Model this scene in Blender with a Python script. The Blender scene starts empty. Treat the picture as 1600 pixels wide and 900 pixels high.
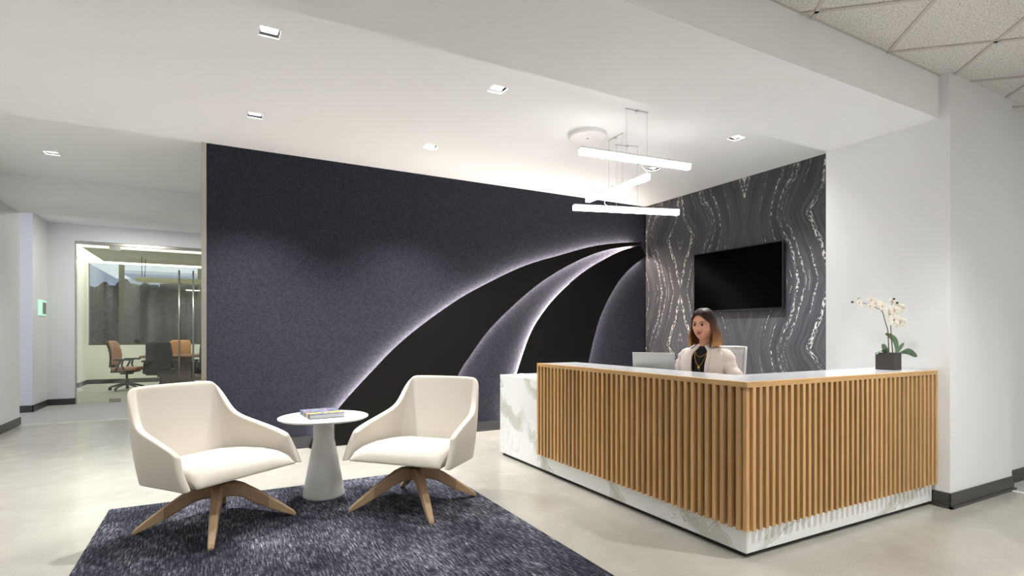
import bpy, bmesh, math, random
from mathutils import Vector, Matrix, noise as mnoise
PI=math.pi
random.seed(7)
scene=bpy.context.scene
C=scene.collection
# ------------------------------------------------------------------ helpers
def lin(c):
    return tuple((v/12.92 if v<=0.04045 else ((v+0.055)/1.055)**2.4) for v in [x/255 for x in c])+(1.0,)
def mat(name,rgb,rough=.5,metal=0.0,spec=.5,emit=0.0,ecol=None,bump=None,sheen=0.0,var=None):
    m=bpy.data.materials.new(name); m.use_nodes=True
    nt=m.node_tree; b=nt.nodes['Principled BSDF']
    b.inputs['Base Color'].default_value=lin(rgb)
    b.inputs['Roughness'].default_value=rough
    b.inputs['Metallic'].default_value=metal
    b.inputs['Specular IOR Level'].default_value=spec
    if sheen: b.inputs['Sheen Weight'].default_value=sheen
    if emit:
        b.inputs['Emission Color'].default_value=lin(ecol or rgb)
        b.inputs['Emission Strength'].default_value=emit
    if var:   # (scale, dark rgb) gentle colour variation
        tc=nt.nodes.new('ShaderNodeTexCoord'); n=nt.nodes.new('ShaderNodeTexNoise'); n.inputs['Scale'].default_value=var[0]
        n.inputs['Detail'].default_value=4
        r=nt.nodes.new('ShaderNodeMix'); r.data_type='RGBA'
        r.inputs['A'].default_value=lin(rgb); r.inputs['B'].default_value=lin(var[1])
        nt.links.new(tc.outputs['Object'],n.inputs['Vector']); nt.links.new(n.outputs['Fac'],r.inputs['Factor'])
        nt.links.new(r.outputs['Result'],b.inputs['Base Color'])
    if bump:
        tc=nt.nodes.new('ShaderNodeTexCoord'); n=nt.nodes.new('ShaderNodeTexNoise'); n.inputs['Scale'].default_value=bump[0]
        bp=nt.nodes.new('ShaderNodeBump'); bp.inputs['Strength'].default_value=bump[1]; bp.inputs['Distance'].default_value=.002
        nt.links.new(tc.outputs['Object'],n.inputs['Vector']); nt.links.new(n.outputs['Fac'],bp.inputs['Height'])
        nt.links.new(bp.outputs['Normal'],b.inputs['Normal'])
    return m
class NG:
    """tiny node-graph writer"""
    def __init__(s,m): s.nt=m.node_tree; s.b=s.nt.nodes['Principled BSDF']
    def n(s,t,**k):
        x=s.nt.nodes.new(t)
        for a,v in k.items():
            if a in x.inputs: x.inputs[a].default_value=v
            else: setattr(x,a,v)
        return x
    def l(s,a,b): s.nt.links.new(a,b)
    def m(s,op,a,b=None,c=None):
        x=s.nt.nodes.new('ShaderNodeMath'); x.operation=op
        for i,v in enumerate((a,b,c)):
            if v is None: continue
            if isinstance(v,(int,float)): x.inputs[i].default_value=v
            else: s.l(v,x.inputs[i])
        return x.outputs[0]
    def mix(s,f,a,b):
        x=s.nt.nodes.new('ShaderNodeMix'); x.data_type='RGBA'
        for k,v in (('Factor',f),('A',a),('B',b)):
            if isinstance(v,(int,float,tuple)): x.inputs[k].default_value=v
            else: s.l(v,x.inputs[k])
        return x.outputs['Result']
    def ramp(s,f,pts):
        x=s.nt.nodes.new('ShaderNodeValToRGB'); e=x.color_ramp.elements
        e[0].position,e[0].color=pts[0]; e[1].position,e[1].color=pts[1]
        for p,c in pts[2:]:
            q=e.new(p); q.color=c
        s.l(f,x.inputs[0]); return x.outputs[0]
    def xyz(s):
        tc=s.nt.nodes.new('ShaderNodeTexCoord'); sp=s.nt.nodes.new('ShaderNodeSeparateXYZ'); s.l(tc.outputs['Object'],sp.inputs[0])
        return tc.outputs['Object'],sp.outputs
    def comb(s,x,y,z):
        c=s.nt.nodes.new('ShaderNodeCombineXYZ')
        for i,v in enumerate((x,y,z)):
            if isinstance(v,(int,float)): c.inputs[i].default_value=v
            else: s.l(v,c.inputs[i])
        return c.outputs[0]
    def noise(s,vec,scale,detail=3,rough=.5,dist=0):
        x=s.nt.nodes.new('ShaderNodeTexNoise'); x.inputs['Scale'].default_value=scale; x.inputs['Detail'].default_value=detail
        x.inputs['Roughness'].default_value=rough; x.inputs['Distortion'].default_value=dist
        s.l(vec,x.inputs['Vector']); return x.outputs['Fac']
    def bump(s,h,st,d=.002):
        x=s.nt.nodes.new('ShaderNodeBump'); x.inputs['Strength'].default_value=st; x.inputs['Distance'].default_value=d
        s.l(h,x.inputs['Height']); s.l(x.outputs[0],s.b.inputs['Normal'])
G1=(1,1,1,1); G0=(0,0,0,1)
# ------------------------------------------------------------------ materials
M={}
M['white']=mat('white_paint',(233,234,234),.55,bump=(350,.08))
M['ceil']=mat('ceiling_paint',(247,248,248),.7)
M['base']=mat('rubber_baseboard',(62,60,60),.35)
M['steel']=mat('brushed_steel',(190,186,178),.28,1)
M['wallbase']=mat('metal_base',(96,96,100),.3,.9)
M['black']=mat('black_panel',(13,11,10),.5,spec=.22)
M['tvbody']=mat('tv_bezel',(16,16,17),.35)
M['tvscr']=mat('tv_screen',(2,2,3),.25,spec=.04)
M['led']=mat('led',(255,250,250),emit=46,ecol=(255,240,230))
M['bar']=mat('diffuser',(255,255,255),emit=12.5,ecol=(255,249,246))
M['lens']=mat('lens',(255,255,255),emit=25,ecol=(255,250,244))
M['fill_panel']=mat('fill_panel_lens',(255,255,255),emit=2.0,ecol=(255,253,248))  # lens glow of the added ceiling fill panels
M['cove']=mat('perimeter_lens',(255,255,240),emit=3.2,ecol=(255,253,240))
M['chrome']=mat('chrome',(205,203,205),.12,1)
M['plast']=mat('white_plastic',(228,228,226),.4)
M['grid']=mat('tee_bar',(205,200,194),.5)
M['cable']=mat('cable',(190,188,186),.4)
M['table']=mat('table_white',(216,217,214),.4)
M['cushion']=mat('cream_fabric',(204,197,185),.9,spec=.2,sheen=.2,bump=(900,.12))
M['legwood']=mat('leg_oak',(176,146,112),.5,var=(6,(158,128,96)))
M['tipwood']=mat('tip_oak',(204,176,140),.5,var=(6,(190,160,124)))
M['dark']=mat('dark_metal',(40,38,36),.4,.6)
M['kick']=mat('kick_black',(28,27,25),.5)
M['slot']=mat('slat_back',(36,21,9),.7)
M['laptop']=mat('laptop_silver',(176,176,172),.38,.6)
M['key']=mat('keys',(40,40,42),.6)
M['screen']=mat('screen_on',(150,160,175),.3,emit=.6,ecol=(170,185,205))
M['meshgrey']=mat('chair_mesh',(190,188,190),.7)
M['framegrey']=mat('chair_frame',(208,206,204),.4)
M['skin']=mat('skin',(200,144,116),.5,spec=.35)
M['lip']=mat('lips',(160,82,74),.45)
M['eyew']=mat('eye_white',(225,218,212),.25)
M['iris']=mat('iris',(42,26,18),.15)
M['brow']=mat('brow_hair',(58,36,26),.8)
M['cardigan']=mat('cardigan_knit',(204,190,181),.95,spec=.15,sheen=.3,bump=(260,.4))
M['blacktop']=mat('black_top',(26,24,25),.85,spec=.2)
M['trouser']=mat('trousers',(34,34,40),.85)
M['shoe']=mat('shoe_leather',(24,22,22),.35)
M['gold']=mat('gold',(214,170,84),.25,1)
M['pot']=mat('pot_charcoal',(62,57,56),.75,bump=(60,.2))
M['leaf']=mat('orchid_leaf',(74,104,76),.38,var=(18,(112,136,104)))
M['petal']=mat('petal',(240,236,222),.6,spec=.3)
M['core']=mat('flower_core',(206,160,136),.6)
M['bud']=mat('bud',(58,34,34),.5)
M['stem']=mat('orchid_stem',(96,74,48),.6)
M['soil']=mat('moss',(74,66,46),.95,bump=(80,1))
M['page']=mat('pages',(206,208,210),.7)
M['seatbrown']=mat('brown_leather',(168,118,88),.5)
M['seatorange']=mat('tan_leather',(196,136,78),.5)
M['seatblack']=mat('black_leather',(36,38,38),.45)
M['bfr']=mat('black_frame',(34,32,32),.45)
M['tabletop']=mat('table_wood',(142,92,66),.35,var=(3,(120,74,52)))
M['tablebase']=mat('table_base',(88,58,44),.5,var=(4,(66,44,34)))
M['mullion']=mat('mullion',(70,72,56),.5)
M['wpaint']=mat('conf_paint',(234,234,226),.6)
M['device']=mat('reader_grey',(130,130,126),.4)
M['green']=mat('reader_glow',(215,245,230),emit=.45,ecol=(170,245,210))
M['trunk']=mat('bark',(70,52,44),.9)
M['crown']=mat('autumn_leaf',(112,72,60),.95,var=(1.2,(76,52,44)))
M['ground']=mat('lawn',(70,74,62),.95,var=(.5,(58,60,50)))
M['strip']=mat('transition_strip',(240,240,236),.5)
# felt
m=mat('felt',(40,41,50),.95,spec=.15); g=NG(m); o,(x,y,z)=g.xyz()
n1=g.noise(o,55,4,.7); n2=g.noise(o,230,2,.6); n3=g.noise(o,2.0,2)
c=g.mix(g.ramp(n1,[(.35,G0),(.7,G1)]),lin((39,40,48)),lin((59,60,69)))
sp=g.m('GREATER_THAN',n2,.70); c=g.mix(g.m('MULTIPLY',sp,.35),c,lin((120,120,128)))
g.l(c,g.b.inputs['Base Color']); g.bump(n2,.35); M['felt']=m
# concrete
m=mat('polished_concrete',(178,172,158),.2,spec=.5); g=NG(m); o,_=g.xyz()
n1=g.noise(o,.9,5,.55,.6); n2=g.noise(o,90,3,.7); n3=g.noise(o,6,4,.6)
c=g.mix(g.ramp(n1,[(.3,G0),(.7,G1)]),lin((160,157,148)),lin((180,177,167)))
c=g.mix(g.m('MULTIPLY',g.ramp(n2,[(.45,G0),(.7,G1)]),.35),c,lin((140,135,124)))
c=g.mix(g.m('MULTIPLY',g.ramp(n3,[(.5,G0),(.8,G1)]),.25),c,lin((200,196,186)))
g.l(c,g.b.inputs['Base Color'])
g.l(g.m('MULTIPLY_ADD',n3,.16,.14),g.b.inputs['Roughness']); M['concrete']=m
# carpet
m=mat('loop_carpet',(170,170,166),.95,spec=.1); g=NG(m); o,_=g.xyz()
n2=g.noise(o,130,3,.8); c=g.mix(g.ramp(n2,[(.35,G0),(.65,G1)]),lin((142,142,138)),lin((206,206,202))); g.l(c,g.b.inputs['Base Color']); g.bump(n2,.6,.004); M['carpet']=m
# acoustic tile
m=mat('acoustic_tile',(206,202,196),.9,spec=.1); g=NG(m); o,_=g.xyz()
n2=g.noise(o,110,3,.65); c=g.mix(g.ramp(n2,[(.53,G0),(.62,G1)]),lin((236,233,228)),lin((178,173,166))); g.l(c,g.b.inputs['Base Color']); g.bump(n2,.4,.003); M['tile']=m
# rug
m=mat('rug_wool',(60,60,68),.98,spec=.08); g=NG(m); o,(x,y,z)=g.xyz()
v=g.comb(g.m('MULTIPLY',x,110),g.m('MULTIPLY',y,11),0); n1=g.noise(v,1,3,.65)
v2=g.comb(g.m('MULTIPLY',x,26),g.m('MULTIPLY',y,120),0); n1b=g.noise(v2,1,3,.65)
v3=g.comb(g.m('MULTIPLY',x,3.2),g.m('MULTIPLY',y,1.6),0); n2=g.noise(v3,1,4,.6)
s=g.m('ADD',g.m('MULTIPLY',n1,.5),g.m('ADD',g.m('MULTIPLY',n1b,.28),g.m('MULTIPLY',n2,.28)))
c=g.ramp(s,[(.44,lin((28,28,34))),(.53,lin((54,55,64))),(.605,lin((104,105,114))),(.68,lin((176,177,183)))])
g.l(c,g.b.inputs['Base Color']); g.bump(n1,.8,.004); M['rug']=m
M['rugedge']=mat('rug_edge',(48,48,56),.95)
# oak slats (grain along z)
def wood(name,a,b_,d):
    m=mat(name,a,.42,spec=.4); g=NG(m); o,(x,y,z)=g.xyz()
    inf=g.n('ShaderNodeObjectInfo'); off=g.m('MULTIPLY',inf.outputs['Random'],40)
    if d=='z': v=g.comb(g.m('MULTIPLY_ADD',x,60,off),g.m('MULTIPLY',y,60),g.m('MULTIPLY',z,3))
    else: v=g.comb(g.m('MULTIPLY',x,4),g.m('MULTIPLY',y,4),g.m('MULTIPLY',z,90))
    n=g.noise(v,1,4,.6,.4)
    c=g.mix(g.ramp(n,[(.3,G0),(.72,G1)]),lin(a),lin(b_))
    hsv=g.n('ShaderNodeHueSaturation'); g.l(c,hsv.inputs['Color']); g.l(g.m('MULTIPLY_ADD',inf.outputs['Random'],.3,.84),hsv.inputs['Value'])
    g.l(hsv.outputs[0],g.b.inputs['Base Color']); return m
M['slat']=wood('oak_slat',(208,168,116),(180,140,92),'z')
M['rail']=wood('oak_rail',(208,168,116),(184,144,94),'h')
# white marble with grey-green veins
m=mat('veined_quartz',(228,229,226),.12,spec=.5); g=NG(m); o,(x,y,z)=g.xyz()
yy=g.m('ADD',y,g.m('MULTIPLY',x,.8))
n0=g.noise(o,1.6,4,.6,.5)
d=g.m('ADD',g.m('ADD',g.m('MULTIPLY',yy,-.8),g.m('MULTIPLY',z,1.15)),g.m('MULTIPLY',n0,1.1))
w=g.m('ABSOLUTE',g.m('SUBTRACT',g.m('FRACT',g.m('MULTIPLY',d,1.35)),.5))
nm=g.noise(o,2.2,2)
wide=g.m('MULTIPLY',g.ramp(w,[(.05,G1),(.10,G0)]),g.ramp(nm,[(.30,G0),(.44,G1)]))
n3=g.noise(o,3.1,5,.6,1.2); thin=g.ramp(g.m('ABSOLUTE',g.m('SUBTRACT',n3,.5)),[(.0,G1),(.012,G0)])
w3=g.ramp(g.m('ABSOLUTE',g.m('SUBTRACT',w,.10)),[(.0,G1),(.012,G0)])
c=g.mix(g.m('MULTIPLY',wide,.75),lin((230,231,228)),lin((188,190,178)))
c=g.mix(g.m('MULTIPLY',g.m('MULTIPLY',w3,g.ramp(nm,[(.32,G0),(.42,G1)])),.8),c,lin((150,150,146)))
c=g.mix(g.m('MULTIPLY',g.m('MULTIPLY',thin,g.ramp(nm,[(.5,G0),(.6,G1)])),.6),c,lin((160,160,156)))
g.l(c,g.b.inputs['Base Color']); M['marble']=m
# counter top white quartz
M['quartz']=mat('white_quartz',(232,233,234),.12,var=(2.5,(218,219,222)))
# dark book-matched stone
m=mat('bookmatched_stone',(62,62,66),.4,spec=.3); g=NG(m); o,(x,y,z)=g.xyz()
u=g.m('PINGPONG',g.m('SUBTRACT',y,4.53),1.06); v=g.m('ABSOLUTE',g.m('SUBTRACT',z,1.84))
p=g.comb(u,v,0)
n0=g.noise(g.comb(g.m('MULTIPLY',u,1.6),g.m('MULTIPLY',v,.9),3.1),1,3,.5)
n5=g.noise(g.comb(g.m('MULTIPLY',u,9),g.m('MULTIPLY',v,5),1.7),1,3,.6)
bend=g.m('MULTIPLY',g.m('SUBTRACT',g.m('ABSOLUTE',g.m('SUBTRACT',v,.75)),.35),-.28)
d=g.m('ADD',g.m('ADD',g.m('ADD',u,bend),g.m('MULTIPLY',n0,.34)),g.m('MULTIPLY',n5,.035))
b1=g.noise(g.comb(g.m('MULTIPLY',d,30),g.m('MULTIPLY',v,.6),0),1,4,.7)
b2=g.noise(g.comb(g.m('MULTIPLY',d,9),g.m('MULTIPLY',v,.3),5),1,2,.5)
c=g.mix(g.ramp(b1,[(.3,G0),(.7,G1)]),lin((46,46,51)),lin((86,86,90)))
c=g.mix(g.m('MULTIPLY',g.ramp(b2,[(.5,G0),(.62,G1)]),.6),c,lin((80,80,83)))
q=g.noise(g.comb(g.m('MULTIPLY',d,60),g.m('MULTIPLY',v,24),2),1,3,.6)
line=g.noise(g.comb(g.m('MULTIPLY',d,21),g.m('MULTIPLY',v,.5),9),1,2,.5)
msk=g.m('MULTIPLY',g.ramp(line,[(.55,G0),(.60,G1)]),g.ramp(q,[(.50,G0),(.57,G1)]))
lf=g.noise(g.comb(u,v,7),1.6,2); msk=g.m('MULTIPLY',msk,g.ramp(lf,[(.34,G0),(.48,G1)]))
c=g.mix(msk,c,lin((212,212,208)))
crack=g.m('MULTIPLY',g.ramp(g.m('ABSOLUTE',g.m('SUBTRACT',b1,.5)),[(0,G1),(.02,G0)]),.5)
c=g.mix(crack,c,lin((40,40,44)))
g.l(c,g.b.inputs['Base Color']); M['stone']=m
# book cover
m=mat('book_cover',(90,100,125),.55,spec=.25); g=NG(m); o,(x,y,z)=g.xyz()
n=g.noise(o,9,3,.6,.5); c=g.ramp(n,[(.3,lin((44,50,76))),(.45,lin((82,90,112))),(.53,lin((130,134,146))),(.57,lin((64,68,92))),(.70,lin((160,96,96)))])
band=g.m('MULTIPLY',g.m('LESS_THAN',g.m('ABSOLUTE',g.m('ADD',y,.085)),.032),g.m('GREATER_THAN',g.noise(g.comb(g.m('MULTIPLY',x,30),g.m('MULTIPLY',y,30),0),1,2),.45))
c=g.mix(band,c,lin((214,168,62))); g.l(c,g.b.inputs['Base Color']); M['cover']=m
# hair: ombre, dark roots to golden ends
m=mat('hair',(70,46,32),.5,spec=.22); g=NG(m); o,(x,y,z)=g.xyz()
n=g.noise(g.comb(g.m('MULTIPLY',x,160),g.m('MULTIPLY',y,160),g.m('MULTIPLY',z,9)),1,3,.6)
h=g.m('ADD',z,g.m('MULTIPLY',g.m('SUBTRACT',n,.5),.10))
c=g.ramp(g.m('MULTIPLY_ADD',h,4.0,-4.5),[(0.0,lin((196,150,92))),(.28,lin((158,108,58))),(.6,lin((100,64,38))),(1.0,lin((34,20,16)))])
c=g.mix(g.m('MULTIPLY',g.ramp(n,[(.3,G1),(.6,G0)]),.5),c,lin((50,30,18)))
g.l(c,g.b.inputs['Base Color']); g.bump(n,.5,.003); M['hair']=m
# architectural glass: clear with a mirror-like reflection that grows at glancing angles
def glass(name,tint,ior,extra=0.0):
    m=bpy.data.materials.new(name); m.use_nodes=True; nt=m.node_tree; nt.nodes.remove(nt.nodes['Principled BSDF'])
    out=nt.nodes['Material Output']; t=nt.nodes.new('ShaderNodeBsdfTransparent'); t.inputs[0].default_value=tint
    gl=nt.nodes.new('ShaderNodeBsdfGlossy'); gl.inputs['Roughness'].default_value=.01; gl.inputs['Color'].default_value=(.95,.97,.95,1)
    fr=nt.nodes.new('ShaderNodeFresnel'); fr.inputs[0].default_value=ior
    ad=nt.nodes.new('ShaderNodeMath'); ad.inputs[1].default_value=extra; nt.links.new(fr.outputs[0],ad.inputs[0])
    mx=nt.nodes.new('ShaderNodeMixShader'); nt.links.new(ad.outputs[0],mx.inputs[0]); nt.links.new(t.outputs[0],mx.inputs[1]); nt.links.new(gl.outputs[0],mx.inputs[2])
    nt.links.new(mx.outputs[0],out.inputs['Surface']); return m
M['glass']=glass('clear_glass',(.93,.96,.92,1),1.45,.02)
M['winglass']=glass('window_glass',(.62,.65,.70,1),1.5,.07)

# ------------------------------------------------------------------ mesh helpers
def new_bm(): return bmesh.new()
def bx(bm,x0,x1,y0,y1,z0,z1,mi=0):
    v=[bm.verts.new(p) for p in ((x0,y0,z0),(x1,y0,z0),(x1,y1,z0),(x0,y1,z0),(x0,y0,z1),(x1,y0,z1),(x1,y1,z1),(x0,y1,z1))]
    fs=[]
    for f in ((0,3,2,1),(4,5,6,7),(0,1,5,4),(1,2,6,5),(2,3,7,6),(3,0,4,7)):
        q=bm.faces.new([v[i] for i in f]); q.material_index=mi; fs.append(q)
    return v
def tube(bm,pts,rad,n=10,cap=True):
    """tapered tube along pts; rad is number or list"""
    pts=[Vector(p) for p in pts]
    if isinstance(rad,(int,float)): rad=[rad]*len(pts)
    rings=[]; up=None
    for i,p in enumerate(pts):
        d=(pts[min(i+1,len(pts)-1)]-pts[max(i-1,0)]).normalized()
        if up is None:
            up=Vector((0,0,1)) if abs(d.z)<.9 else Vector((1,0,0))
        a=d.cross(up).normalized(); b=a.cross(d).normalized(); up=b
        rings.append([bm.verts.new(p+(a*math.cos(2*PI*k/n)+b*math.sin(2*PI*k/n))*rad[i]) for k in range(n)])
    for r,s in zip(rings,rings[1:]):
        for k in range(n): bm.faces.new((r[k],r[(k+1)%n],s[(k+1)%n],s[k]))
    if cap:
        bm.faces.new(rings[0][::-1]); bm.faces.new(rings[-1])
def limb(bm,pts,rad,n=14):
    """tube with rounded ends"""
    pts=[Vector(p) for p in pts]; rad=list(rad)
    d0=(pts[0]-pts[1]).normalized(); d1=(pts[-1]-pts[-2]).normalized()
    P=[pts[0]+d0*rad[0]*.95,pts[0]+d0*rad[0]*.7]+pts+[pts[-1]+d1*rad[-1]*.7,pts[-1]+d1*rad[-1]*.95]
    R=[rad[0]*.25,rad[0]*.72]+rad+[rad[-1]*.72,rad[-1]*.25]
    tube(bm,P,R,n)
def lathe(bm,prof,n=48,cx=0,cy=0):
    rings=[]
    for r,z in prof:
        if r<1e-6: rings.append([bm.verts.new((cx,cy,z))])
        else: rings.append([bm.verts.new((cx+r*math.cos(2*PI*k/n),cy+r*math.sin(2*PI*k/n),z)) for k in range(n)])
    for a,b in zip(rings,rings[1:]):
        for k in range(n):
            k2=(k+1)%n
            if len(a)==1 and len(b)==1: continue
            if len(a)==1: bm.faces.new((a[0],b[k],b[k2]))
            elif len(b)==1: bm.faces.new((a[k],a[k2],b[0]))
            else: bm.faces.new((a[k],a[k2],b[k2],b[k]))
def grid(bm,rows,closed=False):
    V=[[bm.verts.new(p) for p in r] for r in rows]
    for a,b in zip(V,V[1:]):
        n=len(a)
        for k in range(n if closed else n-1):
            bm.faces.new((a[k],a[(k+1)%n],b[(k+1)%n],b[k]))
    return V
def sphere(bm,c,r,sc=(1,1,1),n=16):
    rs=bmesh.ops.create_uvsphere(bm,u_segments=n,v_segments=max(6,n//2),radius=r)
    for v in rs['verts']:
        v.co=Vector((v.co.x*sc[0],v.co.y*sc[1],v.co.z*sc[2]))+Vector(c)
def obj(name,bm,ms,parent=None,smooth=False,bevel=0,sub=0,solid=0,soff=-1,loc=None,rot=None,angle=None,seg=2):
    bmesh.ops.recalc_face_normals(bm,faces=bm.faces)
    me=bpy.data.meshes.new(name); bm.to_mesh(me); bm.free()
    for mm in (ms if isinstance(ms,(list,tuple)) else [ms]): me.materials.append(M[mm] if isinstance(mm,str) else mm)
    if smooth: me.polygons.foreach_set('use_smooth',[True]*len(me.polygons))
    o=bpy.data.objects.new(name,me); C.objects.link(o)
    if loc: o.location=loc
    if rot is not None: o.rotation_euler=rot
    if parent: o.parent=parent
    if solid:
        md=o.modifiers.new('s','SOLIDIFY'); md.thickness=solid; md.offset=soff
    if bevel:
        md=o.modifiers.new('b','BEVEL'); md.width=bevel; md.segments=seg; md.limit_method='ANGLE'; md.angle_limit=math.radians(35)
    if sub:
        md=o.modifiers.new('u','SUBSURF'); md.levels=sub; md.render_levels=sub
    return o
def thing(name,label,cat,loc=(0,0,0),rotz=0,group=None):
    o=bpy.data.objects.new(name,None); C.objects.link(o); o.empty_display_size=.1
    o.location=loc; o.rotation_euler=(0,0,rotz); o['label']=label; o['category']=cat
    if group: o['group']=group
    return o
def tag(o,label,cat,group=None):
    o['label']=label; o['category']=cat
    if group: o['group']=group
    return o
def copy_tree(o,parent=None):
    c=o.copy(); C.objects.link(c)
    if parent: c.parent=parent
    for ch in [q for q in bpy.data.objects if q.parent==o]: copy_tree(ch,c)
    return c
def struct(o): o['kind']='structure'; return o
def box(name,x0,x1,y0,y1,z0,z1,m,parent=None,bevel=0,st=False):
    bm=new_bm(); bx(bm,x0,x1,y0,y1,z0,z1); o=obj(name,bm,m,parent,bevel=bevel)
    if st: struct(o)
    return o
def plate(name,xs,ys,z,holes,m,flip=True):
    """ceiling sheet with square holes"""
    for h in holes: xs+= [h[0],h[1]]; ys+=[h[2],h[3]]
    xs=sorted(set(round(a,4) for a in xs)); ys=sorted(set(round(a,4) for a in ys))
    bm=new_bm(); V={}
    def gv(i,j):
        if (i,j) not in V: V[i,j]=bm.verts.new((xs[i],ys[j],z))
        return V[i,j]
    for i in range(len(xs)-1):
        for j in range(len(ys)-1):
            cx,cy=(xs[i]+xs[i+1])/2,(ys[j]+ys[j+1])/2
            if any(h[0]<cx<h[1] and h[2]<cy<h[3] for h in holes): continue
            bm.faces.new((gv(i,j),gv(i,j+1),gv(i+1,j+1),gv(i+1,j)))
    o=obj(name,bm,m,solid=.012,soff=1); 
    # sheet thickness goes upward
    for mod in o.modifiers: mod.offset=0
    return struct(o)
# ------------------------------------------------------------------ the room
ZC=3.18; ZT=3.125; ZB=2.81
XS=5.723; YF=6.30; XL=-2.36
box('floor',XL-.2,5.55,-4.2,9.67,-.08,0,'concrete',st=True)
box('floor_behind_desk',5.55,5.95,2.1,9.67,-.08,0,'concrete',st=True)
box('floor_carpet_corridor',-4.2,6.2,9.67,17.0,-.08,.002,'carpet',st=True)
box('floor_carpet_right',5.55,9.2,-4.2,2.1,-.08,.002,'carpet',st=True)
box('trim_1',XL-.02,5.5,9.655,9.68,0,.006,'strip',st=True)
box('trim_2',5.535,5.56,-4.0,1.93,0,.006,'strip',st=True)
# walls
box('wall_left',XL-.15,XL,-4.1,9.72,0,3.5,'white',st=True)
box('wall_left_corridor',-4.2,-4.05,9.7,17,0,3.5,'white',st=True)
box('wall_corridor_column',-2.72,-2.57,11.22,12.12,0,3.5,'white',st=True)
box('wall_corridor_end',-4.1,-2.72,11.22,11.37,0,3.5,'white',st=True)
box('wall_rear',-4.1,9.2,-4.2,-4.05,0,3.5,'white',st=True)
box('wall_far_right',9.0,9.15,-4.1,2.1,0,3.5,'white',st=True)
box('wall_right_corridor',5.6,9.1,2.0,2.15,0,3.5,'white',st=True)
box('wall_right_column',4.60,5.60,1.92,2.82,0,3.5,'white',st=True)
box('wall_feature',-.09,XS+.02,YF,YF+.15,0,3.5,'felt',st=True)
box('wall_stone',XS,XS+.15,2.82,YF,0,3.5,'stone',st=True)
box('wall_stone_rear',XS,XS+.15,YF+.15,12.1,0,3.5,'white',st=True)
# glazed front wall of the meeting room
GY=12.10
bm=new_bm(); bx(bm,-2.57,-2.20,GY,GY+.14,0,3.5); bx(bm,-2.20,5.9,GY,GY+.14,2.89,3.5); bx(bm,3.2,5.9,GY,GY+.14,0,2.89)
struct(obj('wall_meeting_room',bm,'white'))
box('wall_meeting_left',-3.3,-3.15,GY+.1,16.9,0,3.5,'wpaint',st=True)
box('wall_meeting_return',-2.72,-2.57,GY+.1,GY+.3,0,3.5,'wpaint',st=True)
box('wall_meeting_pilaster',-3.2,-2.80,15.8,16.75,0,3.5,'wpaint',st=True)
box('wall_meeting_right',4.0,4.15,GY+.1,16.9,0,3.5,'wpaint',st=True)
bm=new_bm(); bx(bm,-3.3,4.1,16.75,16.95,0,.96); bx(bm,-3.3,4.1,16.75,16.95,3.03,3.5); bx(bm,-3.3,-2.78,16.75,16.95,.96,3.03)
struct(obj('wall_window',bm,'wpaint'))
# baseboards
def bb(name,segs,m='base',h=.11):
    bm=new_bm()
    for (x0,x1,y0,y1) in segs:
        bx(bm,x0,x1,y0,y1,0,h)
    return struct(obj(name,bm,m,bevel=.003))
bb('baseboard_left',[(XL,XL+.012,-4,9.7),(XL-.15,XL+.012,9.72,9.73)])
bb('baseboard_column',[(4.588,4.60,1.99-.08,2.8),(4.588,5.612,1.908,1.92),(5.60,5.612,1.908,2.0)])
bb('baseboard_column_toe',[(4.575,4.60,1.895,2.0),(4.575,5.625,1.895,1.92)],h=.018)
bb('baseboard_right',[(5.612,9.0,1.988,2.0)])
bb('baseboard_corridor',[(-4.05,-2.555,11.205,11.22),(-2.57,-2.555,11.205,12.1),(-2.57,-2.2,12.085,12.1),(-2.21,-2.188,12.085,12.24)])
bb('baseboard_meeting',[(-2.8,4.0,16.735,16.75),(-2.8,-2.785,15.8,16.75),(-3.15,-2.785,15.785,15.8)])
# feature-wall metal base (interrupted where the black lane reaches the floor)
bm=new_bm(); bx(bm,-.09,.93,YF-.018,YF,0,.125); bx(bm,2.30,XS,YF-.018,YF,0,.125)
struct(obj('baseboard_feature',bm,'wallbase',bevel=.003))
bm=new_bm(); bx(bm,-.135,-.09,YF-.012,YF+.16,0,ZC)
struct(obj('trim_3',bm,'steel',bevel=.002))
bm=new_bm(); bx(bm,XS-.02,XS-.004,YF-.016,YF-.002,0,ZC); struct(obj('trim_4',bm,'dark'))
# ------------------------------------------------------------------ ceilings
DL=[(.30,3.80,'recessed square downlight in the white ceiling nearest the top left of the view'),
    (1.95,3.83,'recessed square downlight in the ceiling beside the bulkhead edge above the side table'),
    (.30,5.31,'recessed square downlight near the top left corner of the dark feature wall'),
    (1.94,5.34,'recessed square downlight above the middle of the dark feature wall'),
    (-1.55,7.46,'recessed square downlight at the far left over the passage'),
    (4.50,3.66,'recessed square downlight near the stone wall and bulkhead corner'),
    (4.50,4.82,'recessed square downlight half behind the glowing pendant bars'),
    (-1.55,5.31,'unseen square downlight added beyond the left edge over the concrete floor'),  # this and the next are added out of view to brighten the left ceiling
    (-1.55,3.80,'unseen square downlight added beyond the left edge nearest the bulkhead'),
    ]
A=.062
holes=[(x-A,x+A,y-A,y+A) for x,y,_ in DL]
plate('ceiling_lobby',[XL,XS],[2.82,8.62],ZC,holes,'ceil')
bm=new_bm(); bx(bm,XL-.1,4.60,1.99,2.82,ZB,3.45); struct(obj('ceiling_bulkhead',bm,'ceil'))
bm=new_bm(); bx(bm,XL-.1,XS,8.62,9.72,2.90,3.45); struct(obj('ceiling_soffit',bm,'ceil'))
box('ceiling_corridor',-4.2,6.2,9.72,GY+.1,3.18,3.4,'ceil',st=True)
box('ceiling_meeting',-3.3,4.1,GY+.1,16.95,3.20,3.4,'ceil',st=True)
FD=((1.2,.75),(3.55,.75))
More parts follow.
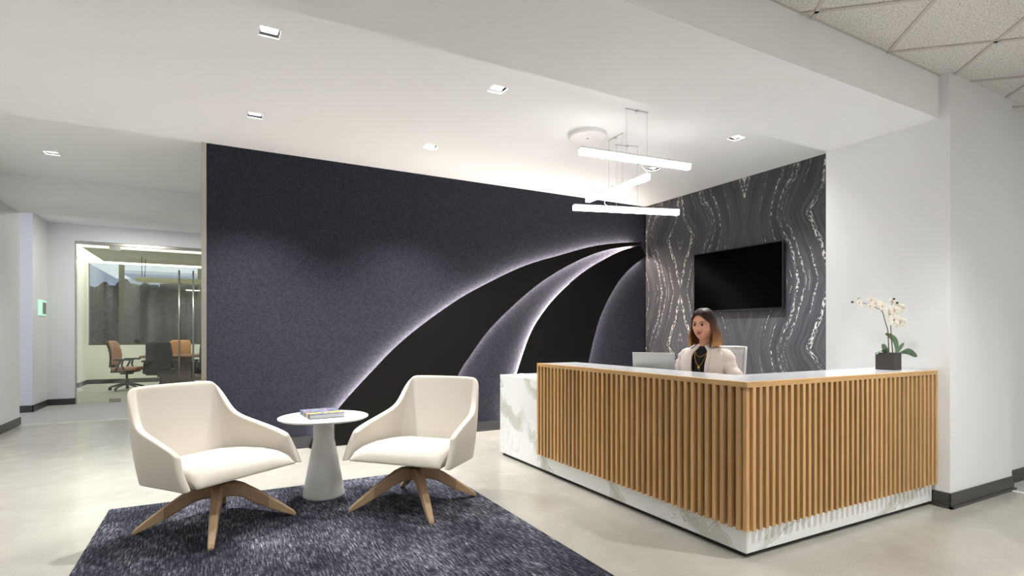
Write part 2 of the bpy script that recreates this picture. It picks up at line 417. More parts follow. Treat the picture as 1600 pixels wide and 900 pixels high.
plate('ceiling_acoustic',[-4.2,9.2],[-4.2,2.0],ZT,[(x-A,x+A,y-A,y+A) for x,y in FD],'tile')
box('ceiling_light_block',-4.3,9.3,-4.3,17.1,3.5,3.6,'ceil',st=True)  # unseen slab added over the ceilings to stop light leaking in
# tee-bar grid, laid diagonally
bm=new_bm()
th=math.radians(-41.5); d=Vector((math.cos(th),math.sin(th))); nn=Vector((-d.y,d.x))
def clip(p,dv,x0=-4.1,x1=9.1,y0=-4.1,y1=1.985):
    t0,t1=-40,40
    for a,dd,lo,hi in ((p.x,dv.x,x0,x1),(p.y,dv.y,y0,y1)):
        ta,tb=(lo-a)/dd,(hi-a)/dd
        if ta>tb: ta,tb=tb,ta
        t0=max(t0,ta); t1=min(t1,tb)
    return (t0,t1) if t1>t0 else None
def teebar(p,dv):
    r=clip(p,dv)
    if not r: return
    a=p+dv*r[0]; b=p+dv*r[1]; w=Vector((-dv.y,dv.x))*.012
    vs=[]
    for z in (ZT-.014,ZT-.007):
        vs.append([bm.verts.new((q.x,q.y,z)) for q in (a-w,b-w,b+w,a+w)])
    bm.faces.new(vs[0]); bm.faces.new(vs[1][::-1])
    for k in range(4): bm.faces.new((vs[0][k],vs[1][k],vs[1][(k+1)%4],vs[0][(k+1)%4]))
# family along d: offset measured like dist0 = x*dy-y*dx
for k in range(-14,16):
    off=3.47+.61*k; teebar(nn*off,d)
d2=Vector((math.cos(math.radians(43.2+0)),math.sin(math.radians(43.2)))) if False else Vector((-nn.x,-nn.y))
for k in range(-12,16):
    off=1.62+.61*k; teebar(d*off,nn)
struct(obj('ceiling_tee_grid',bm,'grid'))
bm=new_bm(); bx(bm,XL-.1,5.6,1.976,1.99,ZT-.008,ZT+.002); struct(obj('trim_5',bm,'grid'))
# ------------------------------------------------------------------ downlights
def make_downlight(label):
    t=thing('recessed_downlight',label,'ceiling light',(0,0,0),0,'square recessed downlights')
    bm=new_bm()
    a,b=.082,.060
    for z0,z1 in ((-.004,.001),):
        for (x0,x1,y0,y1) in ((-a,a,-a,-b),(-a,a,b,a),(-a,-b,-b,b),(b,a,-b,b)): bx(bm,x0,x1,y0,y1,z0,z1)
    obj('frame',bm,'plast',t)
    bm=new_bm(); r=[]
    for h,z in ((.060,0),(.047,.016)): r.append([bm.verts.new((sx*h,sy*h,z)) for sx,sy in ((-1,-1),(1,-1),(1,1),(-1,1))])
    for k in range(4): bm.faces.new((r[0][k],r[0][(k+1)%4],r[1][(k+1)%4],r[1][k]))
    obj('reflector',bm,'chrome',t,solid=.002,soff=1)
    bm=new_bm(); bx(bm,-.048,.048,-.048,.048,.016,.020); obj('lens',bm,'lens',t)
    return t
proto=None
LP=1.0
for i,(x,y,lab) in enumerate(DL):
    if proto is None: o=proto=make_downlight(lab)
    else: o=copy_tree(proto); o['label']=lab
    o.location=(x,y,ZC)
    L=bpy.data.lights.new('downlight_lamp','SPOT'); L.energy=(90,110,520,440,190,420,170,70,70)[i]; L.spot_size=math.radians(104 if i in (2,3) else 120); L.spot_blend=1.0; L.shadow_soft_size=.02
    L.color=(1,1,1)
    lo=bpy.data.objects.new('downlight_lamp',L); C.objects.link(lo); lo.location=(x,y,ZC-.008)
for i,(x,y,lab) in enumerate(((1.2,.75,'unseen downlight added in the tiled ceiling to light the front of the rug'),(3.55,.75,'recessed downlight in the tiled ceiling in front of the middle of the right desk wing'))):  # the first one is added out of view to light the rug front
    o=copy_tree(proto); o['label']=lab; o.location=(x,y,ZT)
    L=bpy.data.lights.new('downlight_lamp','SPOT'); L.energy=(120,270)[i]; L.spot_size=math.radians(112); L.spot_blend=.9; L.shadow_soft_size=.02; L.color=(1,1,1)
    lo=bpy.data.objects.new('downlight_lamp',L); C.objects.link(lo); lo.location=(x,y,ZT-.008)
# unseen fill panels added in the acoustic ceiling, behind and beside the camera
TR=[(1.0,-.9),(3.6,-.9),(6.9,-.4),(-.9,-2.9),(2.3,-2.9),(5.2,-2.9),(7.6,-2.6)]
tp=None
for i,(x,y) in enumerate(TR):
    if tp is None:
        tp=thing('fill_ceiling_panel','unseen square fill light panel added in the tiled ceiling behind the viewpoint','ceiling light',group='added fill panels behind the viewpoint')
        bm=new_bm(); bx(bm,-.31,.31,-.31,-.28,-.008,0); bx(bm,-.31,.31,.28,.31,-.008,0); bx(bm,-.31,-.28,-.28,.28,-.008,0); bx(bm,.28,.31,-.28,.28,-.008,0); obj('frame',bm,'plast',tp)
        bm=new_bm(); bx(bm,-.28,.28,-.28,.28,-.006,-.001); obj('lens',bm,'fill_panel',tp)
        o=tp
    else: o=copy_tree(tp)
    o.location=(x,y,ZT-.007); o.rotation_euler=(0,0,th)
    L=bpy.data.lights.new('fill_panel_lamp','AREA'); L.shape='SQUARE'; L.size=.54; L.energy={0:22,1:14,2:12}.get(i,22); L.color=(1,.995,.98)
    lo=bpy.data.objects.new('fill_panel_lamp',L); C.objects.link(lo); lo.location=(x,y,ZT-.018)
# unseen panels added behind the feature wall / soffit to brighten the corridor
for (x,y,e) in ((-1.3,10.9,22),(.8,10.9,22),(2.8,10.5,16)):
    t=thing('corridor_fill_panel','unseen ceiling panel added to light the carpeted corridor behind the soffit','ceiling light',(x,y,3.18),0,'added corridor light panels')
    bm=new_bm(); bx(bm,-.3,.3,-.3,.3,-.012,-.002); obj('lens',bm,'fill_panel',t)
    bm=new_bm(); bx(bm,-.32,.32,-.32,-.3,-.016,0); bx(bm,-.32,.32,.3,.32,-.016,0); bx(bm,-.32,-.3,-.3,.3,-.016,0); bx(bm,.3,.32,-.3,.3,-.016,0); obj('frame',bm,'plast',t)
    L=bpy.data.lights.new('corridor_fill_lamp','AREA'); L.shape='SQUARE'; L.size=.55; L.energy=e; L.color=(1,.98,.95)
    lo=bpy.data.objects.new('corridor_fill_lamp',L); C.objects.link(lo); lo.location=(x,y,3.16)
# ------------------------------------------------------------------ feature wall: two floating black lanes with light behind their edges
F_,YAW,HZ,HC=850.,math.radians(28.5),521.,1.25
def atY(px,py,Y):
    a=(px-800)/F_; b=(HZ-py)/F_
    rx=math.sin(YAW)+a*math.cos(YAW); ry=math.cos(YAW)-a*math.sin(YAW); t=Y/ry
    return (rx*t, HC+b*t)
def smoothc(pts,n=10):
    out=[]
    P=[pts[0]]+pts+[pts[-1]]
    for i in range(1,len(P)-2):
        p0,p1,p2,p3=[Vector(q) for q in P[i-1:i+3]]
        for k in range(n):
            t=k/n; out.append(tuple(.5*((2*p1)+(-p0+p2)*t+(2*p0-5*p1+4*p2-p3)*t*t+(-p0+3*p1-3*p2+p3)*t**3)))
    out.append(tuple(P[-2])); return out
YP=YF-.075   # front face of lanes
A1=[(483.5,698.5),(528.3,639.7),(575.6,586.8),(632.3,530),(707.9,473.4),(764.5,441.3),(821.2,414.8),(877.9,397.8),(927,384.6),(972.4,379.3),(1002.5,379)]
A2=[(686,681),(700,631),(715.4,586.8),(734.3,556.5),(764.5,515),(802.3,477.2),(840,445),(877.9,420.5),(915.7,401.6),(953.5,389.3),(1001,382.8)]
B1=[(790,669),(797,625),(808,583),(828.8,522.5),(851.5,484.7),(877.9,454.5),(915.7,422.8),(953.5,400.5),(978,389.5),(1001,383.8)]
B2=[(908,657),(914,600),(923.3,549),(938.4,494.2),(961,448.8),(983.7,420.5),(1010,400.2)]
def lane(name,label,L,R,tipclose):
    t=thing(name,label,'wall panel',(0,0,0))
    a=[atY(x,y,YP) for x,y in smoothc(L)]; b=[atY(x,y,YP) for x,y in smoothc(R)]
    a[0]=(a[0][0],.005); b[0]=(b[0][0],.005)
    n=70
    def res(c):
        # resample by length
        S=[0]
        for p,q in zip(c,c[1:]): S.append(S[-1]+math.dist(p,q))
        out=[];j=0
        for i in range(n+1):
            s=S[-1]*i/n
            while j<len(S)-2 and S[j+1]<s: j+=1
            f=(s-S[j])/max(S[j+1]-S[j],1e-9); out.append((c[j][0]+(c[j+1][0]-c[j][0])*f,c[j][1]+(c[j+1][1]-c[j][1])*f))
        return out
    a=res(a); b=res(b)
    clampx=lambda x: min(x,XS-.012)
    bm=new_bm()
    fr=[[bm.verts.new((clampx(p[0]),YP,p[1])) for p in c] for c in (a,b)]
    bk=[[bm.verts.new((clampx(p[0]),YP+.022,p[1])) for p in c] for c in (a,b)]
    for i in range(n):
        bm.faces.new((fr[0][i],fr[1][i],fr[1][i+1],fr[0][i+1])); bm.faces.new((bk[0][i],bk[0][i+1],bk[1][i+1],bk[1][i]))
        bm.faces.new((fr[0][i],fr[0][i+1],bk[0][i+1],bk[0][i])); bm.faces.new((fr[1][i],bk[1][i],bk[1][i+1],fr[1][i+1]))
    bm.faces.new((fr[0][0],bk[0][0],bk[1][0],fr[1][0])); bm.faces.new((fr[0][n],fr[1][n],bk[1][n],bk[0][n]))
    obj('panel',bm,'black',t)
    # light strips tucked behind both edges
    for c,other in ((a,b),(b,a)):
        bm=new_bm(); prev=None; fs=[]
        for i in range(2 if c[0][1]<.2 else 0,n-1):
            p=Vector(c[i]); q=Vector(c[i+1]); tg=(q-p).normalized(); nrm=Vector((-tg.y,tg.x))
            if nrm.dot(Vector(other[i])-p)<0: nrm=-nrm
            inset=min(.016,.3*math.dist(c[i],other[i])); e0=p+nrm*inset; e1=p+nrm*(inset+.006)
            ring=[bm.verts.new((clampx(e.x),yy,e.y)) for e,yy in ((e0,YP+.024),(e1,YP+.024),(e1,YF-.004),(e0,YF-.004))]
            if prev:
                for k in range(4): bm.faces.new((prev[k],prev[(k+1)%4],ring[(k+1)%4],ring[k]))
            else: bm.faces.new(ring)
            prev=ring
        bm.faces.new(prev[::-1])
        obj('light_strip',bm,'led',t)
    return t
lane('backlit_wall_panel','curved black backlit panel, the wider left lane reaching the floor on the felt wall',A1,A2,1)
lane('backlit_wall_panel','curved black backlit panel, the right lane rising from behind the desk',B1,B2,1)
# ------------------------------------------------------------------ television
t=thing('television','black flat television mounted on the dark veined stone wall','television',(XS-.07,4.62,1.53))
bm=new_bm(); bx(bm,0,.03,-.66,.66,0,.785); obj('bezel',bm,'tvbody',t,bevel=.004)
bm=new_bm(); bx(bm,-.002,.001,-.645,.645,.02,.77); obj('screen',bm,'tvscr',t)
bm=new_bm(); bx(bm,.03,.069,-.2,.2,.25,.55); bx(bm,.03,.045,-.45,.45,.12,.6); obj('wall_bracket',bm,'dark',t)
# ------------------------------------------------------------------ pendant bars
bars=[((2.625,3.665,2.755),(3.744,3.547,2.755),(3.078,3.617),(3.287,3.595),'topmost glowing white pendant bar hanging over the desk, tilting down to the right in view'),
      ((3.445,4.675,2.665),(3.415,3.72,2.665),(3.434,4.30),(3.428,4.09),'middle glowing pendant bar crossing between the other two bars'),
      ((3.14,4.494,2.515),(4.24,4.166,2.515),(3.579,4.363),(3.8,4.297),'lowest glowing pendant bar, hanging level in front of the dark corner')]
for a,b,c1,c2,lab in bars:
    a,b=Vector(a),Vector(b); mid=(a+b)/2; d_=b-a; ln=d_.length; ang=math.atan2(d_.y,d_.x)
    t=thing('pendant_light_bar',lab,'pendant light',mid,ang,'glowing pendant bars')
    bm=new_bm(); bx(bm,-ln/2,ln/2,-.024,.024,-.03,.018); obj('diffuser',bm,'bar',t,bevel=.004)
    bm=new_bm(); bx(bm,-ln/2,ln/2,-.029,.029,.016,.027); obj('top_rail',bm,'plast',t)  # rail widened over the diffuser to block its upward light
    inv=Matrix.Rotation(-ang,3,'Z')
    p1=inv@(Vector((c1[0],c1[1],0))-Vector((mid.x,mid.y,0))); p2=inv@(Vector((c2[0],c2[1],0))-Vector((mid.x,mid.y,0)))
    for p in (p1,p2):
        bm=new_bm(); tube(bm,[(p.x,0,.027),(p.x,0,ZC-mid.z-.008)],.0014,6); obj('cable',bm,'cable',t)
    bm=new_bm(); bx(bm,p1.x-.01,p2.x+.01,-.006,.006,ZC-mid.z-.012,ZC-mid.z-.004)
    lathe(bm,[(0,ZC-mid.z-.02),(.014,ZC-mid.z-.02),(.016,ZC-mid.z),(0,ZC-mid.z)],14,(p1.x+p2.x)/2,0); obj('ceiling_mount',bm,'cable',t)
t=thing('ceiling_canopy','round white ceiling canopy left of the pendant mounts','ceiling canopy',(3.14,4.26,ZC))
bm=new_bm(); lathe(bm,[(0,-.05),(.165,-.05),(.178,-.045),(.182,-.035),(.182,0),(0,0)],56); obj('cover',bm,'plast',t,smooth=False,bevel=0)
bm=new_bm(); lathe(bm,[(0,-.062),(.008,-.06),(.01,-.05),(0,-.05)],12); obj('cable_grip',bm,'cable',t)
def curve_cable(p,q,sag,lab):
    p,q=Vector(p),Vector(q); pts=[]
    for i in range(15):
        s=i/14; pt=p.lerp(q,s); w=math.sin(s*PI*2)*sag; pts.append(pt+Vector((w*.87,-w*.47,0)))
    bm=new_bm(); tube(bm,pts,.0035,8); tag(obj('power_cord',bm,'plast',smooth=True),lab,'cord',)
curve_cable((3.26,3.60,2.725),(3.415,3.76,2.68),-.02,'short white cord between the top and middle pendant bars')
curve_cable((3.437,4.43,2.645),(3.50,4.387,2.54),.02,'short white cord between the middle and lowest pendant bars')
# ------------------------------------------------------------------ reception desk
X0,Y0,Y1,X1=2.535,1.99,4.20,4.585
desk=thing('reception_desk','L shaped reception desk with vertical oak slats over a white veined base','reception desk',(X0,Y0,0))
def dl(bm,x0,x1,y0,y1,z0,z1): bx(bm,x0-X0,x1-X0,y0-Y0,y1-Y0,z0,z1)
bm=new_bm(); dl(bm,2.60,3.33,Y1,4.98,0,.03); dl(bm,2.60,2.70,2.05,Y1,0,.03); dl(bm,2.70,4.57,2.05,2.15,0,.03); obj('kick_plate',bm,'kick',desk)
bm=new_bm(); 
pl=[(2.575,2.025),(4.58,2.025),(4.58,2.19),(2.74,2.19),(2.74,Y1),(2.575,Y1)]
lo_=[bm.verts.new((x-X0,y-Y0,.03)) for x,y in pl]; hi_=[bm.verts.new((x-X0,y-Y0,.955)) for x,y in pl]
bm.faces.new(lo_[::-1]); bm.faces.new(hi_)
for k in range(6): bm.faces.new((lo_[k],lo_[(k+1)%6],hi_[(k+1)%6],hi_[k]))
# marble below, dark backing above slat bottoms
obj('marble_base',bm,'marble',desk,bevel=.002)
bm=new_bm(); dl(bm,2.571,2.575,2.021,Y1-.002,.17,.95); dl(bm,2.571,4.58,2.021,2.025,.17,.95); obj('slat_backing',bm,'slot',desk)
bm=new_bm(); dl(bm,2.575,3.33,Y1,5.0,.03,.826); obj('side_block',bm,'marble',desk,bevel=.002)
bm=new_bm(); dl(bm,2.575,2.96,2.025,Y1,.955,.981); dl(bm,2.96,4.58,2.025,2.41,.955,.981); obj('transaction_top',bm,'quartz',desk)
bm=new_bm(); dl(bm,2.74,3.25,2.74,Y1,.795,.826); dl(bm,2.74,4.58,2.19,2.74,.795,.826); obj('worktop',bm,'quartz',desk)
bm=new_bm()
ol=[(X0,Y0),(X1,Y0),(X1,2.025),(2.575,2.025),(2.575,Y1),(X0,Y1)]
lo_=[bm.verts.new((x-X0,y-Y0,.953)) for x,y in ol]; hi_=[bm.verts.new((x-X0,y-Y0,.983)) for x,y in ol]
bm.faces.new(lo_[::-1]); bm.faces.new(hi_)
for k in range(6): bm.faces.new((lo_[k],lo_[(k+1)%6],hi_[(k+1)%6],hi_[k]))
obj('top_rail',bm,'rail',desk,bevel=.0015)
bm=new_bm(); dl(bm,2.549,2.575,2.004,2.03,.162,.953); obj('corner_post',bm,'slat',desk,bevel=.0015)
bm=new_bm(); bx(bm,-.0125,.0125,0,.036,.162,.954); sl0=obj('slat',bm,'slat',desk,bevel=.0015,loc=(0,0,0))
pitch=.0545; first=True
n=int((X1-.012-(X0+.06))/pitch)
px_=(X1-.0125-(X0+.062))/n
for k in range(n+1):
    s=sl0 if first else sl0.copy()
    if not first: C.objects.link(s)
    first=False
    s.location=(.062+px_*k,0,0); s.rotation_euler=(0,0,0)
n=int((Y1-.012-(Y0+.06))/pitch); py_=(Y1-.0125-(Y0+.062))/n
for k in range(n+1):
    s=sl0.copy(); C.objects.link(s); s.parent=desk
    s.location=(0,.062+py_*k,0); s.rotation_euler=(0,0,-PI/2); s.location=(0,.062+py_*k,0)
# ------------------------------------------------------------------ laptop
lc=Vector((3.075,3.28,.826)); sd=Vector((.5,-.866,0)); ang=math.atan2(sd.y,sd.x)
t=thing('laptop','open silver laptop on the desk beside the woman, seen from behind its lid','laptop',lc,ang)
# local x along hinge, local y = away from the camera side (keyboard)
bm=new_bm(); bx(bm,-.17,.17,.0,.235,.002,.016); obj('keyboard_base',bm,'laptop',t,bevel=.004)
bm=new_bm(); 
for r in range(5):
    for c_ in range(12): bx(bm,-.145+c_*.0245,-.145+c_*.0245+.02,.03+r*.022,.03+r*.022+.018,.016,.0175)
obj('keys',bm,'key',t)
bm=new_bm(); bx(bm,-.17,.17,-.004,.003,.0,.262); ld=obj('lid',bm,'laptop',t,bevel=.003,loc=(0,-.002,.012),rot=(math.radians(6),0,0))
bm=new_bm(); bx(bm,-.16,.16,.0025,.0045,.012,.25); obj('screen',bm,'screen',ld)
# ------------------------------------------------------------------ orchid
t=thing('potted_orchid','white orchid in a square charcoal pot on the desk counter','plant',(4.40,2.225,.981),math.radians(4))
bm=new_bm(); s=.062
o_=[[bm.verts.new((sx*h,sy*h,z)) for sx,sy in ((-1,-1),(1,-1),(1,1),(-1,1))] for h,z in ((s,0),(s,.126),(s-.007,.126),(s-.007,.11))]
for a,b in zip(o_,o_[1:]):
    for k in range(4): bm.faces.new((a[k],a[(k+1)%4],b[(k+1)%4],b[k]))
bm.faces.new(o_[0][::-1]); bm.faces.new(o_[-1]); obj('pot',bm,'pot',t,bevel=.003)
bm=new_bm(); bx(bm,-.054,.054,-.054,.054,.10,.118); obj('moss',bm,'soil',t)
iv=Matrix.Rotation(-math.radians(4),3,'Z')
def op(px,py,dep=0.0):
    a=(px-800)/F_; b=(HZ-py)/F_; tt=4.055+dep
    w=Vector(((math.sin(YAW)+a*math.cos(YAW))*tt,(math.cos(YAW)-a*math.sin(YAW))*tt,HC+b*tt))-Vector((4.40,2.225,.981))
    return iv@w
def stemc(pts,r0,r1):
    P=[tuple(op(*p)) for p in pts]; P=smoothc(P,5); n=len(P); bm=new_bm(); tube(bm,P,[r0+(r1-r0)*i/(n-1) for i in range(n)],8)
    return obj('stem',bm,'stem',t,smooth=True)
stemc([(1389,553),(1388,530),(1387,516),(1383,502),(1380,491),(1377,485),(1371,482),(1360,477),(1350,474),(1336,472),(1331,472)],.0042,.0012)
stemc([(1395,553),(1393,530),(1391.6,507),(1392,490),(1394,479),(1396,468)],.0045,.0012)
stemc([(1393,482),(1398,477),(1401.5,473)],.0018,.001)
stemc([(1350,474),(1345,470),(1342,467)],.0014,.001)
for (px,py) in ((1331.5,472),(1342,467),(1396.8,467),(1402,473)):
    bm=new_bm(); sphere(bm,op(px,py),.0095,(1,.9,.9),12); obj('bud',bm,'bud',t,smooth=True)
rr=random.Random(3)
def flower(px,py,R,yaw,tilt,dep):
    c=op(px,py,dep); fw=Vector((-.78,-.62,0)); fw.rotate(Matrix.Rotation(yaw,3,'Z')); fw=(fw+Vector((0,0,tilt))).normalized()
    q=fw.to_track_quat('Z','Y').to_matrix()
    bm=new_bm()
    for k in range(5):
        an=2*PI*k/5+PI/2+rr.uniform(-.15,.15); wide=.62 if k in (1,4) else .42
        rows=[]
        for i in range(6):
            s_=i/5; w=math.sin(PI*min(.97,s_*.88+.08))**.7*wide*R
            row=[]
            for j in (-1,-.5,0,.5,1):
                x_=s_*R; y_=j*w*.75; z_=.25*R*math.sin(s_*2.2)-.12*R*j*j+.10*R*math.sin(5*j+k)*s_
                row.append(tuple(c+q@Vector((x_*math.cos(an)-y_*math.sin(an),x_*math.sin(an)+y_*math.cos(an),z_))))
            rows.append(row)
        grid(bm,rows)
    f=obj('flower',bm,'petal',t,smooth=True,solid=.0012)
    bm=new_bm(); sphere(bm,c+q@Vector((0,-.08*R,.12*R)),.16*R,(1,.8,1.2),10); obj('flower_center',bm,'core',f,smooth=True)
for (px,py,R,yw,ti,dp) in ((1342,473.5,.034,.5,.1,-.02),(1361,469,.034,-.3,.3,.02),(1359,478.5,.034,.4,-.2,-.03),(1368,474,.036,0,.2,.0),(1378,478.5,.036,.3,.1,-.03),
        (1389,485,.036,-.4,0,.02),(1397,484,.042,.1,-.1,-.03),(1393.5,472,.032,.6,.3,.03),(1406,481,.042,-.6,.1,0),(1396.5,499,.052,.2,-.1,-.03),(1406,503,.046,-.5,-.2,.0),(1391,493,.038,.7,.1,.02)):
    flower(px,py,R,yw,ti,dp)
def leaf(pts,w,nx,cup=.25):
    """pts: pixel path with depth; nx: side vector"""
    P=[Vector(p) for p in smoothc([tuple(op(*p)) for p in pts],4)]; n=len(P); rows=[]
    side=Vector(nx).normalized()
    for i,p in enumerate(P):
        s_=i/(n-1); ww=w*(math.sin(PI*min(.985,.10+.86*s_))**.6)
        tg=(P[min(i+1,n-1)]-P[max(i-1,0)]).normalized(); up_=tg.cross(side).normalized()
        rows.append([tuple(p+side*ww*j-up_*(-abs(j))*cup*ww) for j in (-1,-.5,0,.5,1)])
    bm=new_bm(); grid(bm,rows); return obj('leaf',bm,'leaf',t,smooth=True,solid=.0022,sub=1)
leaf([(1399,552,0),(1402,543,.01),(1399,531,.02),(1391,524,.02),(1384,521,.01)],.022,(.6,-.35,.55))
leaf([(1403,552,0),(1412,547.5,0),(1422,549,-.02),(1433,557,-.03)],.032,(-.45,-.75,.8))
leaf([(1401,551,.02),(1406,545,.04),(1413,536,.06)],.018,(.5,-.2,-.8))
leaf([(1387,552,0),(1381,547,-.01),(1375,549,-.03),(1370,554,-.05)],.022,(.4,-.8,.5))
leaf([(1388,551,.03),(1384,545,.04),(1380,537,.05)],.024,(.8,-.5,.2))
# ------------------------------------------------------------------ lounge chairs
def lounge():
    t=thing('lounge_chair','cream upholstered lounge chair left of the side table, on the rug corner','chair',(.01,4.018,0),.624,'cream swivel lounge chairs')
    Bc=[(.377,-.305,.349),(.360,-.12,.340),(.345,.05,.330),(.330,.15,.322),(.312,.215,.316),(.300,.236,.313),(.290,.250,.3125),(.275,.257,.312),(.25,.261,.312),(.12,.268,.311)]
    Tc=[(.362,-.200,.535),(.352,-.06,.572),(.336,.10,.612),(.326,.225,.642),(.302,.305,.685),(.286,.375,.79),(.276,.415,.865),(.270,.430,.893),(.245,.437,.900),(.13,.442,.902)]
    # arm front corner softened by adding an extra first column
    Bc[0]=(.374,-.27,.348); Tc[0]=(.357,-.150,.543); Bc=[(.377,-.305,.349)]+Bc; Tc=[(.362,-.190,.520)]+Tc
    cols=[]
    fr=[0,.03,.35,.7,.94,1.0]
    def col(b,tp,sx):
        out=[]
        for f in fr:
            bulge=.012*math.sin(PI*f)
            out.append((sx*(b[0]+(tp[0]-b[0])*f+bulge*(1 if b[0]>.28 else 0)), b[1]+(tp[1]-b[1])*f+(bulge if b[0]<.32 else 0), b[2]+(tp[2]-b[2])*f))
        return out
    for b,q in zip(Bc,Tc): cols.append(col(b,q,1))
    cols.append(col((0,.270,.311),(0,.445,.903),1))
    for b,q in reversed(list(zip(Bc,Tc))): cols.append(col(b,q,-1))
    bm=new_bm(); grid(bm,cols)
    sh=obj('shell',bm,'cushion',t,smooth=True)
    md=sh.modifiers.new('s','SOLIDIFY'); md.thickness=.048; md.offset=1
    # inner side is the -normal side; decide by direction later
    md=sh.modifiers.new('u','SUBSURF'); md.levels=md.render_levels=2
    # cushion
    prof=[(-.304,.350),(-.300,.362),(-.285,.395),(-.25,.427),(-.18,.449),(-.06,.458),(.08,.452),(.20,.440),(.27,.43)]
    N=10; rows=[]
    def hw(y): return .352-.07*max(0,(y+.3))/.6
    for y,z in prof:
        row=[]
        for j in range(-N,N+1):
            s_=j/N; row.append((s_*hw(y),y,z-.028*abs(s_)**8*(1 if y>-.29 else 0)))
        rows.append(row)
    # underside
    under=[(.27,.315),(.0,.330),(-.28,.347),(-.303,.349)]
    for y,z in under: rows.append([(j/N*hw(y),y,z) for j in range(-N,N+1)])
    bm=new_bm(); V=grid(bm,rows)
    for a in (0,-1):
        bm.faces.new([r[a] for r in V])
    for k in range(2*N): bm.faces.new((V[-1][k],V[-1][k+1],V[0][k+1],V[0][k]))
    obj('seat_cushion',bm,'cushion',t,smooth=True)
    bm=new_bm(); lathe(bm,[(0,.268),(.05,.268),(.05,.285),(.035,.288),(.035,.31),(.11,.312),(.11,.336),(0,.336)],28); obj('swivel',bm,'dark',t)
    # legs
    def leg_profile(tip):
        # (r, zlow, zhigh, halfwidth)
        full=[(.0,.175,.268,.036),(.05,.178,.272,.035),(.10,.176,.270,.033),(.15,.158,.250,.030),(.22,.115,.205,.027),(.30,.070,.150,.024)]
        end=[(.30,.070,.150,.024),(.38,.031,.091,.021),(.455,.0,.030,.0165),(.468,.0,.012,.015)]
        return end if tip else full
    def legmesh(tip):
        bm=new_bm(); R=[]
        for r,a,b,w in leg_profile(tip):
            sk=.0 if r<.05 else .004
            c=.35*w
            R.append([bm.verts.new(p) for p in ((r,-w+c*.6,a),(r,-w,a+c),(r,-w,b-c),(r,-w+c,b),(r,w-c,b),(r,w,b-c),(r,w,a+c),(r,w-c*.6,a))])
        for a,b in zip(R,R[1:]):
            for k in range(8): bm.faces.new((a[k],a[(k+1)%8],b[(k+1)%8],b[k]))
        bm.faces.new(R[0][::-1]); bm.faces.new(R[-1]); return bm
    l0=None
    for k in range(4):
        an=math.radians(-5+90*k)-.624
        if l0 is None:
            l0=obj('leg',legmesh(False),'legwood',t,rot=(0,0,an)); tp0=obj('leg_tip',legmesh(True),'tipwood',l0)
            tp0['label']='paler wooden leg tip'
        else:
            c=l0.copy(); C.objects.link(c); c.parent=t; c.rotation_euler=(0,0,an)
            d_=tp0.copy(); C.objects.link(d_); d_.parent=c
    return t
ch=lounge()
ch.location.z=.012
c2=copy_tree(ch); c2.location=(1.274,3.821,.012); c2.rotation_euler=(0,0,-.838)
c2['label']='cream upholstered lounge chair right of the side table, nearer the desk'
k=0
for q in bpy.data.objects:
    if q.parent==c2 and q.name.startswith('leg'):
        q.rotation_euler=(0,0,math.radians(-5.5+90*k)+.838); k+=1
# ------------------------------------------------------------------ side table and book
t=thing('side_table','round white pedestal side table between the cream chairs','table',(.722,4.35,.012))
bm=new_bm(); lathe(bm,[(0,.585),(.315,.588),(.328,.595),(.329,.603),(.322,.606),(0,.606)],72); obj('table_top',bm,'table',t)
bm=new_bm(); lathe(bm,[(0,0),(.148,0),(.153,.006),(.152,.02),(.134,.12),(.116,.22),(.098,.32),(.084,.395),(.077,.43),(.076,.50),(.076,.585),(0,.585)],56); ob=obj('pedestal',bm,'table',t,smooth=True)
md=ob.modifiers.new('e','EDGE_SPLIT'); md.split_angle=math.radians(50)
t=thing('book','thick glossy paperback book lying on the round white side table','book',(.715,4.385,.6185),math.radians(4))
bm=new_bm(); bx(bm,-.125,.125,-.165,.165,.003,.030); obj('pages',bm,'page',t)
bm=new_bm(); bx(bm,-.128,.128,-.168,.168,.030,.033); bx(bm,-.128,.128,-.168,.168,0,.003); bx(bm,-.130,-.126,-.168,.168,0,.033); obj('cover',bm,'cover',t)
# ------------------------------------------------------------------ rug
bm=new_bm(); bx(bm,-.665,1.79,1.3,4.72,0.0,.012); tag(obj('area_rug',bm,'rug',bevel=.004),'dark charcoal heathered area rug under the cream chairs','rug')
# ------------------------------------------------------------------ meeting room glass front
XA=(-2.186,-1.71,-.51,.69,1.9,3.2)
box('trim_6',-2.2,3.2,GY+.02,GY+.09,2.84,2.90,'steel',st=True)
box('trim_7',-2.2,-2.186,GY+.02,GY+.09,0,2.84,'steel',st=True)
def pane(name,x0,x1,z0=.01):
    root=bpy.data.objects.new(name,None); C.objects.link(root); root.location=((x0+x1)/2,GY+.05,0); root['kind']='structure'
    bm=new_bm(); w=(x1-x0)/2-.004; bx(bm,-w,w,-.005,.005,z0,2.84); obj('glass_pane',bm,'glass',root); return root
pane('window_4',-2.186,-1.71)
d1=pane('door_1',-1.71,-.51,.015); d2_=pane('door_2',-.51,.69,.015)
pane('window_5',.69,1.9); pane('window_6',1.9,3.2)
for dr,s_ in ((d1,1),(d2_,-1)):
    bm=new_bm(); hx=s_*(.6-.115); tube(bm,[(hx,-.06,.38),(hx,-.06,2.45)],.016,14)
    for z in (.75,2.1): tube(bm,[(hx,-.06,z),(hx,.0,z)],.009,8)
    obj('door_handle',bm,'steel',dr,smooth=True)
    e=-s_*.6
    bm=new_bm(); bx(bm,min(e,e+s_*.17),max(e,e+s_*.17),-.012,.012,2.76,2.842); obj('top_patch',bm,'steel',dr)
    bm=new_bm(); bx(bm,min(e,e+s_*.17),max(e,e+s_*.17),-.02,.02,.006,.07); obj('floor_pivot',bm,'steel',dr,bevel=.004)
